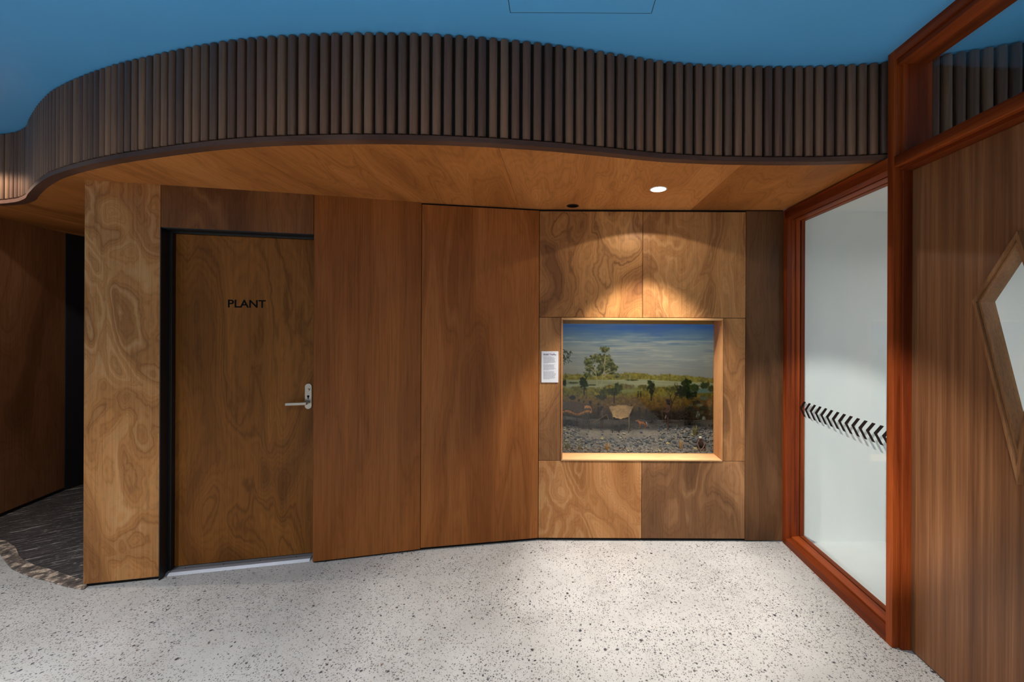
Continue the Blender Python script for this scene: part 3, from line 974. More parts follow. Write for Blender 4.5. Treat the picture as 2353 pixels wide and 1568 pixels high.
def vnoise(sx, sy, seed, octaves=3):
    out = np.zeros_like(gx); amp = 1.0; tot = 0.0
    for o in range(octaves):
        r_ = np.random.RandomState(seed + o * 17)
        cx_, cy_ = sx / (2 ** o), sy / (2 ** o)
        nx, ny = int(W_ / cx_) + 3, int(H_ / cy_) + 3
        lat = r_.rand(ny, nx)
        fx_ = (gx - x0c) / cx_; fy_ = (gy - y0c) / cy_
        ix = fx_.astype(int); iy = fy_.astype(int)
        ux = fx_ - ix; uy = fy_ - iy
        ux = ux * ux * (3 - 2 * ux); uy = uy * uy * (3 - 2 * uy)
        v_ = (lat[iy, ix] * (1 - ux) + lat[iy, ix + 1] * ux) * (1 - uy) + (lat[iy + 1, ix] * (1 - ux) + lat[iy + 1, ix + 1] * ux) * uy
        out += v_ * amp; tot += amp; amp *= 0.55
    return out / tot


img = np.zeros((H_, W_, 3))
def put(mask, col): img[:] = img * (1 - mask[..., None]) + np.array(col, float)[None, None] * mask[..., None] if not isinstance(col, np.ndarray) else img * (1 - mask[..., None]) + col * mask[..., None]
def sm(v, a, b): return np.clip((v - a) / (b - a), 0, 1)
def grad(v, stops):
    out = np.zeros(v.shape + (3,))
    ps = [p for p, _ in stops]
    for c_ in range(3): out[..., c_] = np.interp(v, ps, [s_[1][c_] for s_ in stops])
    return out
def shade(base, n, amp):
    return np.clip(np.array(base, float)[None, None] * (1 + (n[..., None] - 0.5) * amp), 0, 255)
n_fine = vnoise(4, 4, 5); n_mid = vnoise(14, 10, 21); n_str = vnoise(60, 4, 40); n_big = vnoise(70, 30, 60)
def blob(cx, cy, rx, ry, col, rough=0.5, amp=0.6, soft=0.25, fine=True):
    d = np.sqrt(((gx - cx) / rx) ** 2 + ((gy - cy) / ry) ** 2) + ((n_fine if fine else n_mid) - 0.5) * rough
    put(1 - sm(d, 1 - soft, 1.0), shade(col, n_fine, amp))
def stroke(pts, w0, w1, col):
    for (ax, ay), (bx, by), k in zip(pts, pts[1:], range(len(pts))):
        L2 = (bx - ax) ** 2 + (by - ay) ** 2
        u = np.clip(((gx - ax) * (bx - ax) + (gy - ay) * (by - ay)) / max(L2, 1e-6), 0, 1)
        d = np.hypot(gx - ax - u * (bx - ax), gy - ay - u * (by - ay))
        t_ = (k + u) / (len(pts) - 1)
        ww = w0 + (w1 - w0) * t_
        put(np.clip(ww / 2 + 0.5 - d, 0, 1), col)
# sky
sky = grad(gy + (n_big - .5) * 22, [(690, (40, 84, 158)), (752, (54, 98, 164)), (775, (104, 136, 164)), (795, (152, 166, 168)), (830, (160, 170, 168)), (862, (170, 172, 164))])
img[:] = sky
st_ = sm(n_str + (n_mid - .5) * .25, .50, .72) * sm(gy, 760, 785) * (1 - sm(gy, 835, 862))
put(st_ * .55, (200, 200, 188))
st2 = sm(vnoise(80, 5, 91), .55, .75) * (1 - sm(gy, 800, 850))
put(st2 * .55, (86, 120, 156))
# far tree line and pale plain
hz = 866 + (n_mid - .5) * 9 - 5 * np.exp(-((gx - 1430) / 60) ** 2) + sm(gx, 1540, 1640) * 7
put(sm(gy, hz - 6 + (n_fine - .5) * 6, hz - 3), shade((146, 138, 62), n_fine, .7))
pl_y = 872 + sm(gx, 1480, 1640) * 6 - 2 * np.exp(-((gx - 1470) / 50) ** 2)
put(sm(gy, pl_y, pl_y + 2), shade((176, 180, 138), n_str, .35))
blob(1452, 873, 15, 2.2, (92, 96, 52)); blob(1318, 880, 13, 2.2, (70, 80, 44)); blob(1362, 885, 14, 2, (78, 84, 46))
# middle ground
mg = 888 + (n_mid - .5) * 12 + 4 * np.sin(gx / 23.0)
put(sm(gy, mg, mg + 4), shade((138, 128, 46), n_fine, .8))
for cx, cy, rx, ry, col in [(1440, 888, 22, 7, (124, 110, 58)), (1480, 890, 20, 7, (116, 112, 54)), (1330, 893, 22, 7, (112, 110, 50)), (1560, 893, 36, 9, (90, 92, 40)), (1400, 900, 30, 10, (86, 90, 34))]: blob(cx, cy, rx, ry, col, .6, .7, .4)
put(np.clip(1 - np.abs(gy - 898) / 7, 0, 1) * sm(gx, 1418, 1424) * (1 - sm(gx, 1466, 1482)), (152, 158, 96))
put((1 - sm(np.hypot((gx - 1527) / 20, (gy - 912) / 5), .75, 1)), (140, 148, 92))
put((1 - sm(np.hypot((gx - 1615) / 40, (gy - 897) / 6), .7, 1)), (116, 146, 130))
# brown foreground fading to dark scrub
fg = 904 + (n_mid - .5) * 8
put(sm(gy, fg, fg + 10) * .9, grad(gy + (n_mid - .5) * 20, [(900, (136, 112, 40)), (930, (122, 88, 32)), (945, (78, 54, 24)), (980, (34, 26, 18))]) * (1 + (n_fine[..., None] - .5) * .7))
put(sm(n_str, .55, .75) * sm(gy, 912, 920) * (1 - sm(gy, 935, 950)) * .5, (140, 104, 50))
# mid-distance trees
for cx, cy, rx, ry, col in [(1343, 882, 11, 14, (40, 58, 24)), (1339, 874, 7, 8, (48, 66, 30)), (1296, 880, 6, 10, (40, 54, 24)), (1497, 888, 10, 15, (32, 50, 22)), (1493, 879, 7, 7, (42, 60, 28)), (1498, 900, 6, 8, (26, 40, 18)),
                            (1578, 882, 14, 12, (50, 66, 26)), (1596, 890, 13, 10, (58, 72, 30)), (1570, 900, 18, 16, (32, 46, 20)), (1586, 908, 12, 10, (28, 40, 18)), (1622, 884, 13, 9, (56, 72, 30)), (1634, 892, 10, 8, (60, 76, 34)), (1598, 904, 6, 8, (34, 46, 22)),
                            (1420, 890, 13, 11, (64, 72, 28)), (1412, 902, 16, 10, (58, 64, 26)), (1392, 902, 16, 9, (74, 78, 30)), (1382, 912, 14, 8, (60, 62, 26))]:
    blob(cx, cy, rx, ry, col, .9, .9, .3)
for cx, cy in [(1497, 905), (1412, 912), (1343, 893)]: stroke([(cx, cy - 8), (cx, cy + 14)], 2.5, 3, (48, 38, 22))
# the tall gum
for cx, cy, rx, ry in [(1390, 803, 12, 8), (1352, 832, 11, 12), (1362, 822, 8, 6), (1356, 846, 12, 10), (1376, 824, 14, 12), (1392, 826, 16, 14), (1401, 836, 14, 12), (1412, 846, 10, 9), (1386, 846, 18, 14), (1372, 858, 12, 8), (1350, 862, 9, 7), (1420, 864, 6, 6), (1404, 856, 12, 6)]:
    blob(cx, cy, rx, ry, (92, 98, 54), .8, .9, .35)
    blob(cx - 2, cy + ry * .45, rx * .7, ry * .45, (62, 70, 38), .9, .8, .5)
    blob(cx + 3, cy - ry * .4, rx * .55, ry * .35, (134, 136, 84), 1.0, .6, .7)
    for q in range(9):
        blob(cx + rng.uniform(-.9, .9) * rx, cy + rng.uniform(-.9, .9) * ry, 3.2, 2.4, [(112, 116, 66), (70, 78, 42), (140, 142, 92)][q % 3], .9, .7, .5)
for pts in ([(1370, 892), (1373, 876), (1370, 860), (1367, 848), (1371, 836), (1368, 828)], [(1380, 892), (1384, 876), (1386, 860), (1390, 848), (1387, 836), (1390, 824)], [(1370, 858), (1358, 848)], [(1388, 856), (1402, 846)], [(1388, 866), (1396, 858), (1410, 853)], [(1390, 836), (1392, 812)], [(1370, 866), (1360, 862)]):
    stroke(pts, 2.3, 0.7, (190, 180, 136))
# leaves hanging in at the left
stroke([(1270, 798), (1296, 804), (1304, 812), (1308, 826)], 1.6, 0.8, (40, 48, 34))
for k in range(120):
    a = rng.rand(2)
    stroke([(1262 + 50 * a[0], 806 + 40 * a[1] * (1.1 - a[0] * .5)), (1262 + 50 * a[0] + rng.randn() * 2.5, 806 + 40 * a[1] * (1.1 - a[0] * .5) + 4)], 1.6, .8, (52, 66, 44))
# bare tree and dark scrub on the right, creek and rocks
for pts in ([(1534, 962), (1541, 938), (1547, 922), (1555, 905), (1558, 890), (1556, 878)], [(1545, 926), (1541, 917), (1541, 908), (1537, 902)], [(1552, 911), (1560, 904), (1566, 895)], [(1558, 893), (1551, 884), (1552, 878)], [(1541, 910), (1547, 902)]): stroke(pts, 2.6, 0.6, (58, 38, 24))
for k in range(46):
    cx, cy = 1486 + 100 * rng.rand(), 948 + 34 * rng.rand()
    blob(cx, cy, 9, 7, (36, 26, 16), .9, .9, .4)
for k in range(40):
    cx, cy = 1580 + 110 * rng.rand(), 908 + 60 * rng.rand()
    blob(cx, cy, 8 * rng.rand() + 3, 5 * rng.rand() + 2, [(84, 76, 40), (112, 104, 66), (66, 58, 34), (58, 62, 32)][k % 4], .9, .8, .4)
for cx, cy, rx, ry, col in [(1632, 925, 8, 12, (176, 126, 70)), (1645, 945, 12, 22, (150, 104, 58)), (1618, 914, 12, 5, (120, 128, 96)), (1608, 930, 9, 4, (140, 140, 112)), (1604, 952, 6, 10, (170, 180, 156)), (1618, 962, 5, 8, (190, 196, 170)), (1609, 972, 6, 5, (176, 186, 186))]: blob(cx, cy, rx, ry, col, .7, .6, .4)
# painted people and huts at the left
for cx, cy, h in [(1331, 934, 32), (1342, 934, 24), (1357, 940, 36), (1376, 942, 30)]:
    blob(cx, cy + 3, h * .14, h * .42, (42, 30, 18), .25, .4, .3); blob(cx, cy - h * .42, h * .1, h * .12, (34, 24, 16), .2, .3, .3)
blob(1316, 914, 8, 6, (30, 24, 14), .4); blob(1318, 930, 13, 7, (34, 26, 16), .5); put((np.abs(np.hypot((gx - 1318) / 17, (gy - 932) / 9) - 1) < .12) * (gy < 930) * 1.0, (150, 112, 54))
for cx, cy in [(1467, 905), (1473, 905)]: blob(cx, cy + 3, 1.8, 7, (60, 48, 26), .2); blob(cx, cy - 5, 1.5, 2, (50, 40, 24), .1)
for cx, cy, h in [(1452, 946, 30), (1470, 948, 26), (1486, 950, 20)]: blob(cx, cy, h * .16, h * .45, (52, 40, 22), .3); blob(cx, cy - h * .42, h * .1, h * .12, (40, 32, 18), .2)
img = np.clip(img, 0, 255)
PY_ = 3.74
vx = (gx - 1284.0) / 920.0 * PY_; vz = EYE - (gy - 749.5) / 920.0 * PY_
verts = np.stack([vx, np.zeros_like(vx), vz], -1).reshape(-1, 3)
idx = np.arange(W_ * H_).reshape(H_, W_)
faces = np.stack([idx[:-1, :-1], idx[1:, :-1], idx[1:, 1:], idx[:-1, 1:]], -1).reshape(-1, 4)
me = bpy.data.meshes.new('painted_backdrop')
me.from_pydata([tuple(v) for v in verts.tolist()], [], [tuple(f) for f in faces.tolist()])
ca = me.color_attributes.new('paint', 'FLOAT_COLOR', 'POINT')
s_ = img.reshape(-1, 3) / 255.0
ln_ = np.where(s_ <= .04045, s_ / 12.92, ((s_ + .055) / 1.055) ** 2.4)
ca.data.foreach_set('color', np.concatenate([ln_, np.ones((len(ln_), 1))], 1).astype(np.float32).ravel())
t = NT('painted_canvas')
at = t.n('ShaderNodeAttribute', attribute_name='paint')
M['canvas'] = t.done(at.outputs['Color'], 0.7, spec=0.2)
bd = empty('painted_backdrop', (0.8, PY_, DZ0 + .02))
tag(bd, 'painted landscape backdrop with a tall gum tree under a blue sky', 'painting')
glob(link('painted_surface', me, M['canvas'], None, (0, PY_, 0)), bd)
glob(box('backing_board', vx.min(), vx.max(), PY_ + .002, PY_ + .02, DZ0 + .02, vz.max(), M['case']), bd)

# ---- ground
def gz(x, y):
    u = (y - 3.06)
    z = 0.575 + 0.105 * min(1, max(0, u / 0.36)) + 0.03 * max(0, u - .36)
    z += 0.022 * math.exp(-((x - 1.02) / .16) ** 2 - ((y - 3.36) / .09) ** 2)     # heap under the standing figure
    z += 0.030 * math.exp(-((x - 0.62) / .35) ** 2 - ((y - 3.2) / .08) ** 2) * .6
    z += 0.03 * math.exp(-((x - 0.08) / .12) ** 2) * min(1, max(0, u / .3))
    z += 0.006 * math.sin(x * 31 + y * 17) * math.sin(y * 41 - x * 13)
    return z
nx, ny = 120, 44
vs, fs_ = [], []
for j in range(ny):
    for i in range(nx):
        x = DX0 + (DX1 - DX0) * i / (nx - 1); y = DY0 + .014 + (PY_ - .004 - DY0 - .014) * j / (ny - 1)
        vs.append((x, y, gz(x, y)))
for j in range(ny - 1):
    for i in range(nx - 1):
        a = j * nx + i
        fs_.append((a, a + 1, a + nx + 1, a + nx))
me = bpy.data.meshes.new('soil')
me.from_pydata(vs, [], fs_)
for p in me.polygons: p.use_smooth = True
t = NT('grey_sandy_soil')
tc = t.n('ShaderNodeTexCoord')
nn = t.noise(tc.outputs['Object'], 60, 5, 0.7); n3 = t.noise(tc.outputs['Object'], 7, 3)
t.bump(nn, 0.8, 0.01)
M['soil'] = t.done(t.mix(1.0, t.ramp(n3, [(0.3, rgba((92, 84, 76))), (0.7, rgba((118, 108, 97)))]), t.ramp(nn, [(0.3, 0.6), (0.7, 1.15)]), 'MULTIPLY'), 0.9)
ground = empty('rock_bed', (0.6, 3.3, DZ0 + .02))
tag(ground, 'bed of grey rocks and sandy soil inside the display window', 'rock bed')
glob(link('soil', me, M['soil']), ground)
t = NT('slate_rock')
v, oi = rnd_coords(t, 3)
nn = t.noise(v, 70, 4, 0.65)
t.bump(nn, 0.6, 0.006)
bc = t.ramp(oi.outputs['Random'], [(0.0, rgba((70, 74, 82))), (0.3, rgba((98, 98, 100))), (0.55, rgba((124, 118, 110))), (0.8, rgba((84, 84, 88))), (0.9, rgba((150, 140, 122))), (1.0, rgba((166, 150, 100)))])
M['rock'] = t.done(t.mix(1.0, bc, t.ramp(nn, [(0.3, 0.6), (0.7, 1.2)]), 'MULTIPLY'), 0.7)
M['rock_dark'] = plain('dark_small_stones', (96, 93, 91), 0.8, var=0.5, scale=34)
rock_me = []
for k in range(7):
    bm = bmesh.new()
    bmesh.ops.create_icosphere(bm, subdivisions=1, radius=1)
    rr = random.Random(k)
    for v_ in bm.verts:
        v_.co *= rr.uniform(.72, 1.15)
        v_.co.z *= rr.uniform(.55, .7)
    m_ = from_bm(bm, 'rock')
    m_.materials.append(M['rock'])
    rock_me.append(m_)
rr = random.Random(11)
placed = []
tries = 0
while len(placed) < 285 and tries < 9000:
    tries += 1
    x = rr.uniform(-0.02, 1.40); y = rr.uniform(3.085, 3.44)
    # the bare sandy patch in the middle stays open
    if y > 3.27 and 0.18 < x < 0.86 and rr.random() < .93: continue
    if x > 1.16 and y < 3.16: continue
    r_ = rr.uniform(.010, .018) * (1.35 if (x > .85 and rr.random() < .4) else 1)
    if any((x - a) ** 2 + (y - b) ** 2 < ((r_ + c_) * .80) ** 2 for a, b, c_ in placed): continue
    placed.append((x, y, r_))
    o = bpy.data.objects.new('rock', rock_me[rr.randrange(7)])
    COL.objects.link(o)
    o.location = (x, y, gz(x, y) + r_ * .35)
    o.rotation_euler = (rr.uniform(-.5, .5), rr.uniform(-.5, .5), rr.uniform(0, 6.3))
    o.scale = (r_ * rr.uniform(.85, 1.3), r_, r_ * rr.uniform(.8, 1.3))
    glob(o, ground)
bm = bmesh.new()
for k in range(3000):
    x = rr.uniform(-0.1, 1.6); y = 3.075 + .5 * rr.random() ** 1.5
    if y > 3.25 and 0.18 < x < 0.86 and rr.random() < .8: continue
    r_ = rr.uniform(.004, .0125) * (1 if rr.random() < .75 else .5)
    mt_ = Matrix.Translation((x, y, gz(x, y) + r_ * .2)) @ Matrix.Rotation(rr.uniform(0, 6), 4, (rr.random(), rr.random(), rr.random() + .1)) @ Matrix.Diagonal((r_ * 1.4, r_, r_ * .7, 1))
    bmesh.ops.create_icosphere(bm, subdivisions=1, radius=1, matrix=mt_) if k % 3 == 0 else bmesh.ops.create_cone(bm, segments=5, radius1=1, radius2=.5, depth=1.2, cap_ends=True, matrix=mt_)
pb = glob(link('small_stones', from_bm(bm, 'small_stones'), M['rock_dark']), ground)
pb['kind'] = 'stuff'

# ---- figurines
def skin_me(name, V, Ed, Rd, sub=2):
    m_ = bpy.data.meshes.new(name)
    m_.from_pydata(V, Ed, [])
    o = bpy.data.objects.new('tmp', m_); COL.objects.link(o)
    sk = o.modifiers.new('s', 'SKIN'); sk.use_smooth_shade = True
    lay = m_.skin_vertices[0] if m_.skin_vertices else None
    for i, r_ in enumerate(Rd):
        m_.skin_vertices[0].data[i].radius = (r_, r_) if isinstance(r_, (int, float)) else r_
    m_.skin_vertices[0].data[0].use_root = True
    sb = o.modifiers.new('d', 'SUBSURF'); sb.levels = sub
    bpy.context.view_layer.update()
    out = bpy.data.meshes.new_from_object(o.evaluated_get(bpy.context.evaluated_depsgraph_get()))
    bpy.data.objects.remove(o); bpy.data.meshes.remove(m_)
    out.name = name
    for p in out.polygons: p.use_smooth = True
    return out
M['skin'] = plain('dark_brown_figure_paint', (98, 68, 56), 0.6, var=0.08)
M['hair_dark'] = plain('dark_brown_hair', (34, 24, 20), 0.8, var=0.2, scale=200)
M['hair_white'] = plain('white_hair', (196, 186, 172), 0.8, var=0.15, scale=200)
M['cloth_dark'] = plain('dark_hide_cloth', (44, 32, 26), 0.9, var=0.2, scale=120)
M['stick'] = plain('pale_stick', (150, 124, 92), 0.8, var=0.15, scale=100)
M['stick_dark'] = plain('grey_brown_stick', (92, 78, 68), 0.8, var=0.15, scale=100)


def hair_me(pts, rads):
    bm = bmesh.new()
    for p, r_ in zip(pts, rads):
        bmesh.ops.create_icosphere(bm, subdivisions=2, radius=1, matrix=Matrix.Translation(p) @ Matrix.Diagonal((r_[0], r_[1], r_[2], 1)))
    for v_ in bm.verts: v_.co += Vector((math.sin(v_.co.z * 900 + v_.co.x * 700), math.sin(v_.co.x * 800), math.sin(v_.co.y * 900))) * .0012
    return from_bm(bm, 'hair', True)


def standing(name, loc, rz, label, H=0.24, arm='stick'):
    k = H / 0.24
    f = empty(name, loc, rz)
    tag(f, label, 'figurine')
    # faces -x; root at the pelvis
    V = [(0, 0, .122), (0, 0, .140), (.001, 0, .160), (.002, 0, .182), (0, 0, .196), (-.004, 0, .206), (-.006, 0, .219), (-.006, 0, .231),
         (-.002, -.011, .118), (-.006, -.012, .066), (.000, -.012, .012), (-.012, -.012, .004),
         (.003, .011, .118), (.008, .012, .066), (.010, .012, .012), (-.002, .012, .004),
         (.003, -.018, .187), (.006, -.027, .158), (-.018, -.028, .142), (-.040, -.024, .146),
         (.003, .018, .187), (.010, .024, .158), (-.014, .022, .140), (-.034, .014, .143)]
    if arm == 'raise':
        V[18] = (-.020, -.030, .172); V[19] = (-.036, -.026, .198); V[17] = (-.004, -.030, .166)
        V[22] = (-.016, .026, .176); V[23] = (-.028, .022, .202)
    Ed = [(0, 1), (1, 2), (2, 3), (3, 4), (4, 5), (5, 6), (6, 7), (0, 8), (8, 9), (9, 10), (10, 11), (0, 12), (12, 13), (13, 14), (14, 15), (3, 16), (16, 17), (17, 18), (18, 19), (3, 20), (20, 21), (21, 22), (22, 23)]
    Rd = [(.012, .016), (.0115, .015), (.0125, .016), (.012, .017), .0065, .0058, .0105, .008, .0105, .0075, .0045, .0035, .0105, .0075, .0045, .0035, .0068, .0052, .0042, .0036, .0068, .0052, .0042, .0036]
    V = [tuple(c_ * k for c_ in v_) for v_ in V]
    Rd = [(r_[0] * k, r_[1] * k) if isinstance(r_, tuple) else r_ * k for r_ in Rd]
    link('body', skin_me('body', V, Ed, Rd), M['skin'], f)
    link('hair', hair_me([Vector((.001, 0, .226)) * k, Vector((.005, 0, .211)) * k, Vector((.007, 0, .197)) * k], [(.0175 * k, .0170 * k, .0150 * k), (.0150 * k, .0180 * k, .018 * k), (.012 * k, .0165 * k, .015 * k)]), M['hair_dark'], f)
    wr_ = cyl_me('wrap', .0215 * k, .0175 * k, .098 * k, .132 * k, 14)
    wr_.transform(Matrix.Diagonal((.86, 1.12, 1, 1)))
    link('wrap', wr_, M['cloth_dark'], f)
    # hands with fingers closing on the stick
    for (hx, hy, hz) in (V[19], V[23]):
        bm = bmesh.new()
        bmesh.ops.create_icosphere(bm, subdivisions=1, radius=1, matrix=Matrix.Translation((hx - .002 * k, hy, hz)) @ Matrix.Diagonal((.005 * k, .0035 * k, .0045 * k, 1)))
        hm = from_bm(bm, 'hand', True)
        h_ = link('hand', hm, M['skin'], f)
        for q in range(4):
            zz = hz + (.0035 - q * .0024) * k
            link('finger', tube_me('finger', [(hx - .004 * k, hy + .002 * k, zz), (hx - .0085 * k, hy + .001 * k, zz), (hx - .0085 * k, hy - .003 * k, zz)], .0011 * k, 5), M['skin'], h_)
        link('thumb', tube_me('thumb', [(hx - .001 * k, hy - .002 * k, hz + .004 * k), (hx - .006 * k, hy - .004 * k, hz + .005 * k)], .0012 * k, 5), M['skin'], h_)
    return f


def gp(x, y, dz=0.0): return (x, y, gz(x, y) + dz)


fig = standing('figurine', gp(0.928, 3.40, .010), R(12), 'dark long-haired standing figurine leaning on a thin stick on the rocks', .252)
link('pouch', tube_me('pouch', [(-.022, -.016, .120), (-.034, -.02, .090)], [.004, .0032], 6), plain('pale_hide', (190, 160, 140), .8), fig)
st1 = link('walking_stick', tube_me('walking_stick', [(0, 0, 0), (.001, 0, .10), (-.001, 0, .178)], [.0016, .0018, .0016], 6), M['stick_dark'], None, gp(0.877, 3.384, .0))
tag(st1, 'thin upright stick held by the long-haired standing figurine', 'stick')
f2 = standing('figurine', gp(0.372, 3.42), R(160), 'small standing figurine with both hands raised to a slanting pole', .20, 'raise')
pole = link('pole', tube_me('pole', [(-.062, 0, -.036), (0, 0, 0), (.060, 0, .036)], [.0022, .0022, .0016], 6), M['stick'], None, gp(0.345, 3.372, .118))
tag(pole, 'pale slanting pole beside the bark shelter', 'pole')
# crouching figurine with white hair reaching to the ground
f3 = empty('figurine', gp(1.118, 3.135, .002), R(-20))
f3.scale = (.86, .86, .86)
tag(f3, 'crouching white-haired figurine in dark cloth reaching down to the ground', 'figurine')
V = [(.010, .018, .030), (.006, .012, .050), (.000, .004, .072), (-.004, -.004, .084), (-.006, -.010, .092), (-.008, -.014, .106),
     (-.010, .014, .026), (-.030, -.010, .048), (-.030, .012, .008), (-.036, -.004, .004),
     (.028, .012, .026), (.034, -.012, .050), (.032, .012, .008), (.030, -.006, .004),
     (-.022, .000, .078), (-.032, -.018, .050), (-.014, -.040, .016), (-.006, -.046, .008),
     (.020, -.004, .078), (.030, -.022, .050), (.014, -.044, .018), (.004, -.050, .009)]
Ed = [(0, 1), (1, 2), (2, 3), (3, 4), (4, 5), (0, 6), (6, 7), (7, 8), (8, 9), (0, 10), (10, 11), (11, 12), (12, 13), (2, 14), (14, 15), (15, 16), (16, 17), (2, 18), (18, 19), (19, 20), (20, 21)]
Rd = [.017, .017, .016, .008, .0115, .009, .011, .0085, .005, .004, .011, .0085, .005, .004, .0075, .006, .0048, .004, .0075, .006, .0048, .004]
link('body', skin_me('body', V, Ed, Rd), M['skin'], f3)
link('hair', hair_me([Vector((-.006, -.008, .108)), Vector((-.004, .000, .098))], [(.0150, .0145, .0115), (.0140, .0105, .0140)]), M['hair_white'], f3)
cl_ = tube_me('cloth', [(.008, .016, .020), (.006, .010, .045), (.001, .002, .070), (-.002, -.002, .083)], [.029, .0285, .0265, .017], 14)
link('cloth', cl_, M['cloth_dark'], f3)
for (hx, hy, hz) in (V[17], V[21]):
    h_ = link('hand', tube_me('hand', [(hx, hy + .003, hz + .002), (hx, hy - .004, hz - .001)], [.0042, .0035], 6), M['skin'], f3)
    for q in range(4):
        xx = hx + (-.0035 + q * .0023)
        link('finger', tube_me('finger', [(xx, hy - .003, hz), (xx * 1.05, hy - .008, hz - .002), (xx, hy - .010, hz - .005)], .0011, 5), M['skin'], h_)
    link('thumb', tube_me('thumb', [(hx + .004, hy, hz), (hx + .006, hy - .005, hz - .002)], .0012, 5), M['skin'], h_)
# orange dog
dg = empty('dog_figurine', gp(0.722, 3.455), 0)
tag(dg, 'small orange dog figurine with white paws standing on the sand', 'figurine')
M['dog'] = plain('orange_dog_paint', (206, 118, 62), 0.6, var=0.08)
M['dog_white'] = plain('white_dog_paint', (232, 214, 196), 0.6, var=0.05)
V = [(.004, 0, .046), (-.018, 0, .046), (.024, 0, .050), (-.030, 0, .056), (-.038, 0, .066), (-.052, 0, .063), (-.019, -.007, .034), (-.022, -.007, .018), (-.022, -.007, .004), (-.026, -.007, .002), (-.016, .007, .034), (-.018, .007, .018), (-.017, .007, .004), (-.021, .007, .002),
     (.026, -.007, .038), (.021, -.007, .026), (.029, -.007, .015), (.026, -.007, .003), (.022, -.007, .002), (.029, .007, .038), (.026, .007, .026), (.034, .007, .015), (.031, .007, .003), (.027, .007, .002)]
Ed = [(0, 1), (0, 2), (1, 3), (3, 4), (4, 5), (1, 6), (6, 7), (7, 8), (8, 9), (1, 10), (10, 11), (11, 12), (12, 13), (2, 14), (14, 15), (15, 16), (16, 17), (17, 18), (2, 19), (19, 20), (20, 21), (21, 22), (22, 23)]
Rd = [.0105, .0125, .0105, .0085, .0080, .0036, .0055, .0036, .0030, .0028, .0055, .0036, .0030, .0028, .0070, .0048, .0032, .0030, .0028, .0070, .0048, .0032, .0030, .0028]
link('body', skin_me('body', V, Ed, Rd), M['dog'], dg)
for sy in (-1, 1):
    link('ear', prism_me('ear', [(-.0365, .071), (-.0305, .071), (-.0345, .0805)], 'y', sy * .0045 - .001, sy * .0045 + .001), M['dog'], dg)
link('tail', tube_me('tail', [(.033, 0, .055), (.040, 0, .046), (.043, 0, .024), (.045, 0, .010)], [.003, .0036, .0034, .0016], 7), M['dog_white'], dg)
link('muzzle', tube_me('muzzle', [(-.044, 0, .0625), (-.0555, 0, .0615)], [.0045, .0030], 8), M['dog_white'], dg)
for (px, py) in ((-.0235, -.007), (-.019, .007), (.0245, -.007), (.0295, .007)):
    link('paw', tube_me('paw', [(px + .002, py, .012), (px + .001, py, .003), (px - .005, py, .0025)], [.0034, .0036, .0028], 7), M['dog_white'], dg)

# ---- shelters
M['bark'] = plain('tan_bark_sheet', (172, 134, 84), 0.8, var=0.35, scale=26)
M['straw'] = plain('dry_straw', (222, 150, 84), 0.85, var=0.3, scale=120)
sh = empty('bark_shelter', gp(0.53, 3.42))
tag(sh, 'bark sheet shelter raised on thin posts in the middle of the model', 'model shelter')
bm = bmesh.new()
g_ = []
for j in range(7):
    row = []
    for i in range(11):
        u, v_ = i / 10 - .5, j / 6 - .5
        w_ = .125 + .09 * (j / 6); x = u * w_ + .03 * (j / 6) - .012; y = v_ * .16
        z = .152 + v_ * .072 + .007 * math.sin(u * 7 + v_ * 3) + .004 * math.sin(i * 2.1 + j)
        row.append(bm.verts.new((x, y, z)))
    g_.append(row)
for j in range(6):
    for i in range(10): bm.faces.new((g_[j][i], g_[j][i + 1], g_[j + 1][i + 1], g_[j + 1][i]))
ex = bmesh.ops.extrude_face_region(bm, geom=bm.faces[:])
bmesh.ops.translate(bm, vec=(0, 0, .005), verts=[e for e in ex['geom'] if isinstance(e, bmesh.types.BMVert)])
link('bark_roof', from_bm(bm, 'bark_roof', True), M['bark'], sh)
for (px, py, h_) in ((-.075, -.055, .135), (-.02, -.06, .118), (.06, -.06, .135), (-.06, .06, .17), (.085, .06, .175)):
    link('post', tube_me('post', [(px, py, -.012), (px + .003, py, h_ * .5), (px - .002, py, h_)], [.0036, .003, .0032], 6), M['stick_dark'] if px < .05 else M['stick'], sh)
link('forked_stick', tube_me('forked_stick', [(-.108, -.05, .085), (-.112, -.05, .115), (-.122, -.05, .14)], [.0028, .0024, .002], 6), M['stick'], sh)
st = empty('thatched_shelter', gp(0.155, 3.47))
tag(st, 'low shelter with a shaggy straw thatch at the left of the model', 'model shelter')
bm = bmesh.new()
vs_ = []
for i in range(13):
    a = i / 12
    x = (a - .5) * .25
    vs_.append((bm.verts.new((x, -.075, .118 + .014 * math.sin(a * 9))), bm.verts.new((x * .94, .02, .172 + .012 * math.sin(a * 5))), bm.verts.new((x * .9, .1, .12))))
for i in range(12):
    for j in range(2): bm.faces.new((vs_[i][j], vs_[i + 1][j], vs_[i + 1][j + 1], vs_[i][j + 1]))
ex = bmesh.ops.extrude_face_region(bm, geom=bm.faces[:])
bmesh.ops.translate(bm, vec=(0, 0, .014), verts=[e for e in ex['geom'] if isinstance(e, bmesh.types.BMVert)])
link('thatch', from_bm(bm, 'thatch'), plain('weathered_thatch', (72, 54, 30), .9, var=.4, scale=70), st)
bm = bmesh.new()
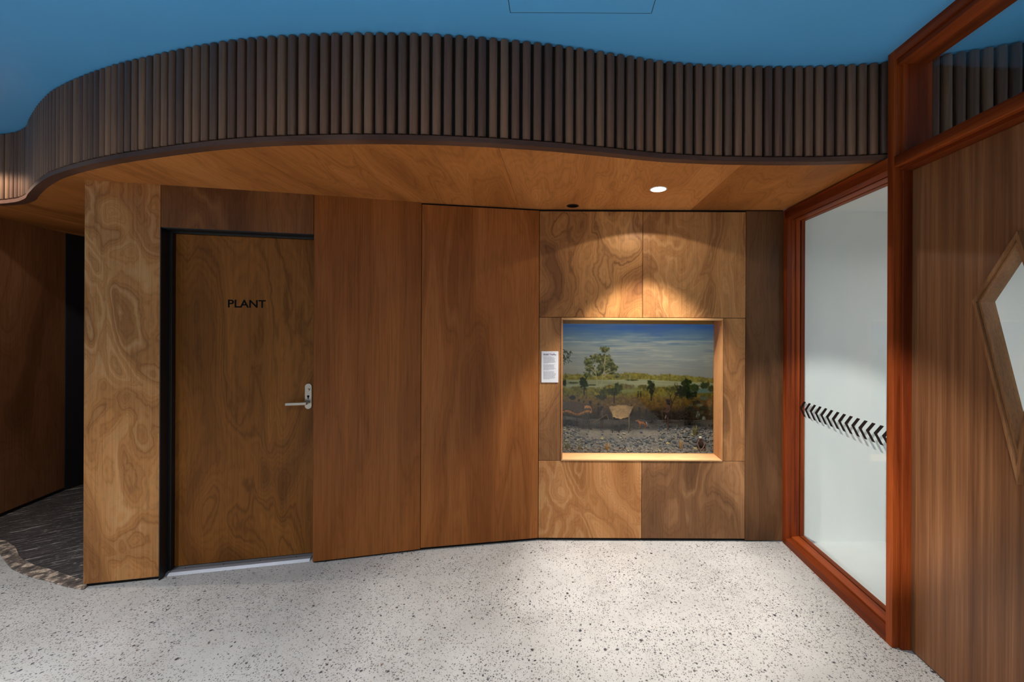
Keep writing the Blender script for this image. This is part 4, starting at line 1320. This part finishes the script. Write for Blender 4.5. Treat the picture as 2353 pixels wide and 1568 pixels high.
for k in range(900):
    a = rr.random(); x = (a - .5) * .25
    y0_ = -.075 + rr.uniform(-.006, .06); z0_ = .128 + .014 * math.sin(a * 9) + (y0_ + .075) * .5
    d_ = Vector((rr.uniform(-.012, .012), rr.uniform(-.022, -.006), rr.uniform(-.030, -.008)))
    p0 = Vector((x, y0_, z0_)); p1 = p0 + d_; sd = Vector((.0011, 0, 0))
    q = [bm.verts.new(p0 - sd), bm.verts.new(p0 + sd), bm.verts.new(p1)]
    bm.faces.new(q)
sf = link('straw_fringe', from_bm(bm, 'straw_fringe'), M['straw'], st); sf['kind'] = 'stuff'
for (px, py, h_) in ((-.10, -.06, .125), (.0, -.055, .12), (.05, -.06, .12), (.105, -.06, .12), (-.1, .08, .145), (.1, .08, .145)):
    link('post', tube_me('post', [(px, py, -.012), (px + .004, py, h_ * .5), (px, py, h_)], [.0042, .0036, .0036], 6), M['stick_dark'], st)

# ---- grass tufts and shrubs
def tuft(x, y, n, h, sp, mat, label, name='grass_tuft', cat='grass'):
    bm = bmesh.new()
    for k in range(n):
        a = rr.uniform(0, 6.28); r0 = rr.uniform(0, sp * .4); hh = h * rr.uniform(.6, 1.1); ln = rr.uniform(.2, 1) * sp
        p0 = Vector((math.cos(a) * r0, math.sin(a) * r0, -.004)); p2 = p0 + Vector((math.cos(a) * ln, math.sin(a) * ln, hh)); p1 = (p0 + p2) / 2 + Vector((0, 0, hh * .12))
        sd = Vector((-math.sin(a), math.cos(a), 0)) * .0012
        q = [bm.verts.new(p) for p in (p0 - sd, p0 + sd, p1 + sd * .8, p1 - sd * .8, p2)]
        bm.faces.new(q[:4]); bm.faces.new((q[3], q[2], q[4]))
    o = link(name, from_bm(bm, name), mat, None, gp(x, y))
    tag(o, label, cat, kind=None)
    return o
M['grass_g'] = plain('golden_dry_grass', (178, 140, 84), .8, var=.25, scale=90)
M['grass_k'] = plain('khaki_grass', (130, 118, 72), .8, var=.25, scale=90)
tuft(0.382, 3.115, 90, .062, .034, M['grass_g'], 'golden dry grass tuft among the front rocks left of centre')
tuft(0.07, 3.12, 60, .070, .03, M['grass_k'], 'khaki grass tuft at the left front corner of the rocks')
tuft(0.165, 3.11, 40, .065, .02, M['grass_k'], 'thin khaki grass tuft beside the left front rocks')
tuft(0.955, 3.12, 70, .085, .022, M['grass_g'], 'tall narrow dry grass tuft among the front rocks right of centre')
tuft(1.135, 3.32, 80, .085, .03, M['grass_k'], 'khaki grass clump behind the crouching figurine')
tuft(1.285, 3.20, 60, .07, .026, M['grass_k'], 'khaki grass clump at the right edge beside the crouching figurine')
def shrub(x, y, n, rad, h, mat, label):
    f_ = empty('shrub', gp(x, y)); tag(f_, label, 'shrub')
    bm = bmesh.new()
    for k in range(n):
        d_ = Vector((rr.gauss(0, 1), rr.gauss(0, 1), rr.gauss(0, 1))).normalized() * rr.random() ** .4
        p = Vector((d_.x * rad, d_.y * rad * .7, h * .55 + d_.z * h * .5))
        s_ = rr.uniform(.004, .009)
        a = Vector((rr.gauss(0, 1), rr.gauss(0, 1), rr.gauss(0, 1))).normalized(); b_ = a.orthogonal().normalized()
        bm.faces.new([bm.verts.new(p - a * s_), bm.verts.new(p + b_ * s_ * .45), bm.verts.new(p + a * s_), bm.verts.new(p - b_ * s_ * .45)])
    lf = link('foliage', from_bm(bm, 'foliage'), mat, f_); lf['kind'] = 'stuff'
    for k in range(4):
        a = k * 1.57 + rr.random()
        link('stem', tube_me('stem', [(0, 0, -.01), (math.cos(a) * rad * .3, math.sin(a) * rad * .2, h * .4), (math.cos(a) * rad * .6, math.sin(a) * rad * .4, h * .8)], [.003, .002, .001], 5), M['stick_dark'], f_)
M['leaf_brown'] = plain('dark_brown_scrub_leaf', (58, 46, 28), .8, var=.4, scale=60)
M['leaf_olive'] = plain('grey_olive_scrub_leaf', (92, 84, 58), .8, var=.4, scale=60)
shrub(1.16, 3.56, 900, .12, .17, M['leaf_brown'], 'dark brown scrub bush behind the standing long-haired figurine')
shrub(0.84, 3.60, 500, .07, .11, M['leaf_brown'], 'low dark scrub bush behind the orange dog figurine')
shrub(1.37, 3.42, 1100, .085, .26, M['leaf_olive'], 'tall grey-olive bush at the right edge of the display')
shrub(0.99, 3.62, 400, .045, .13, M['leaf_brown'], 'dark scrub bush between the dog and the standing figurine')
shrub(0.68, 3.63, 260, .06, .06, M['leaf_brown'], 'very low dark scrub at the back beside the bark shelter')
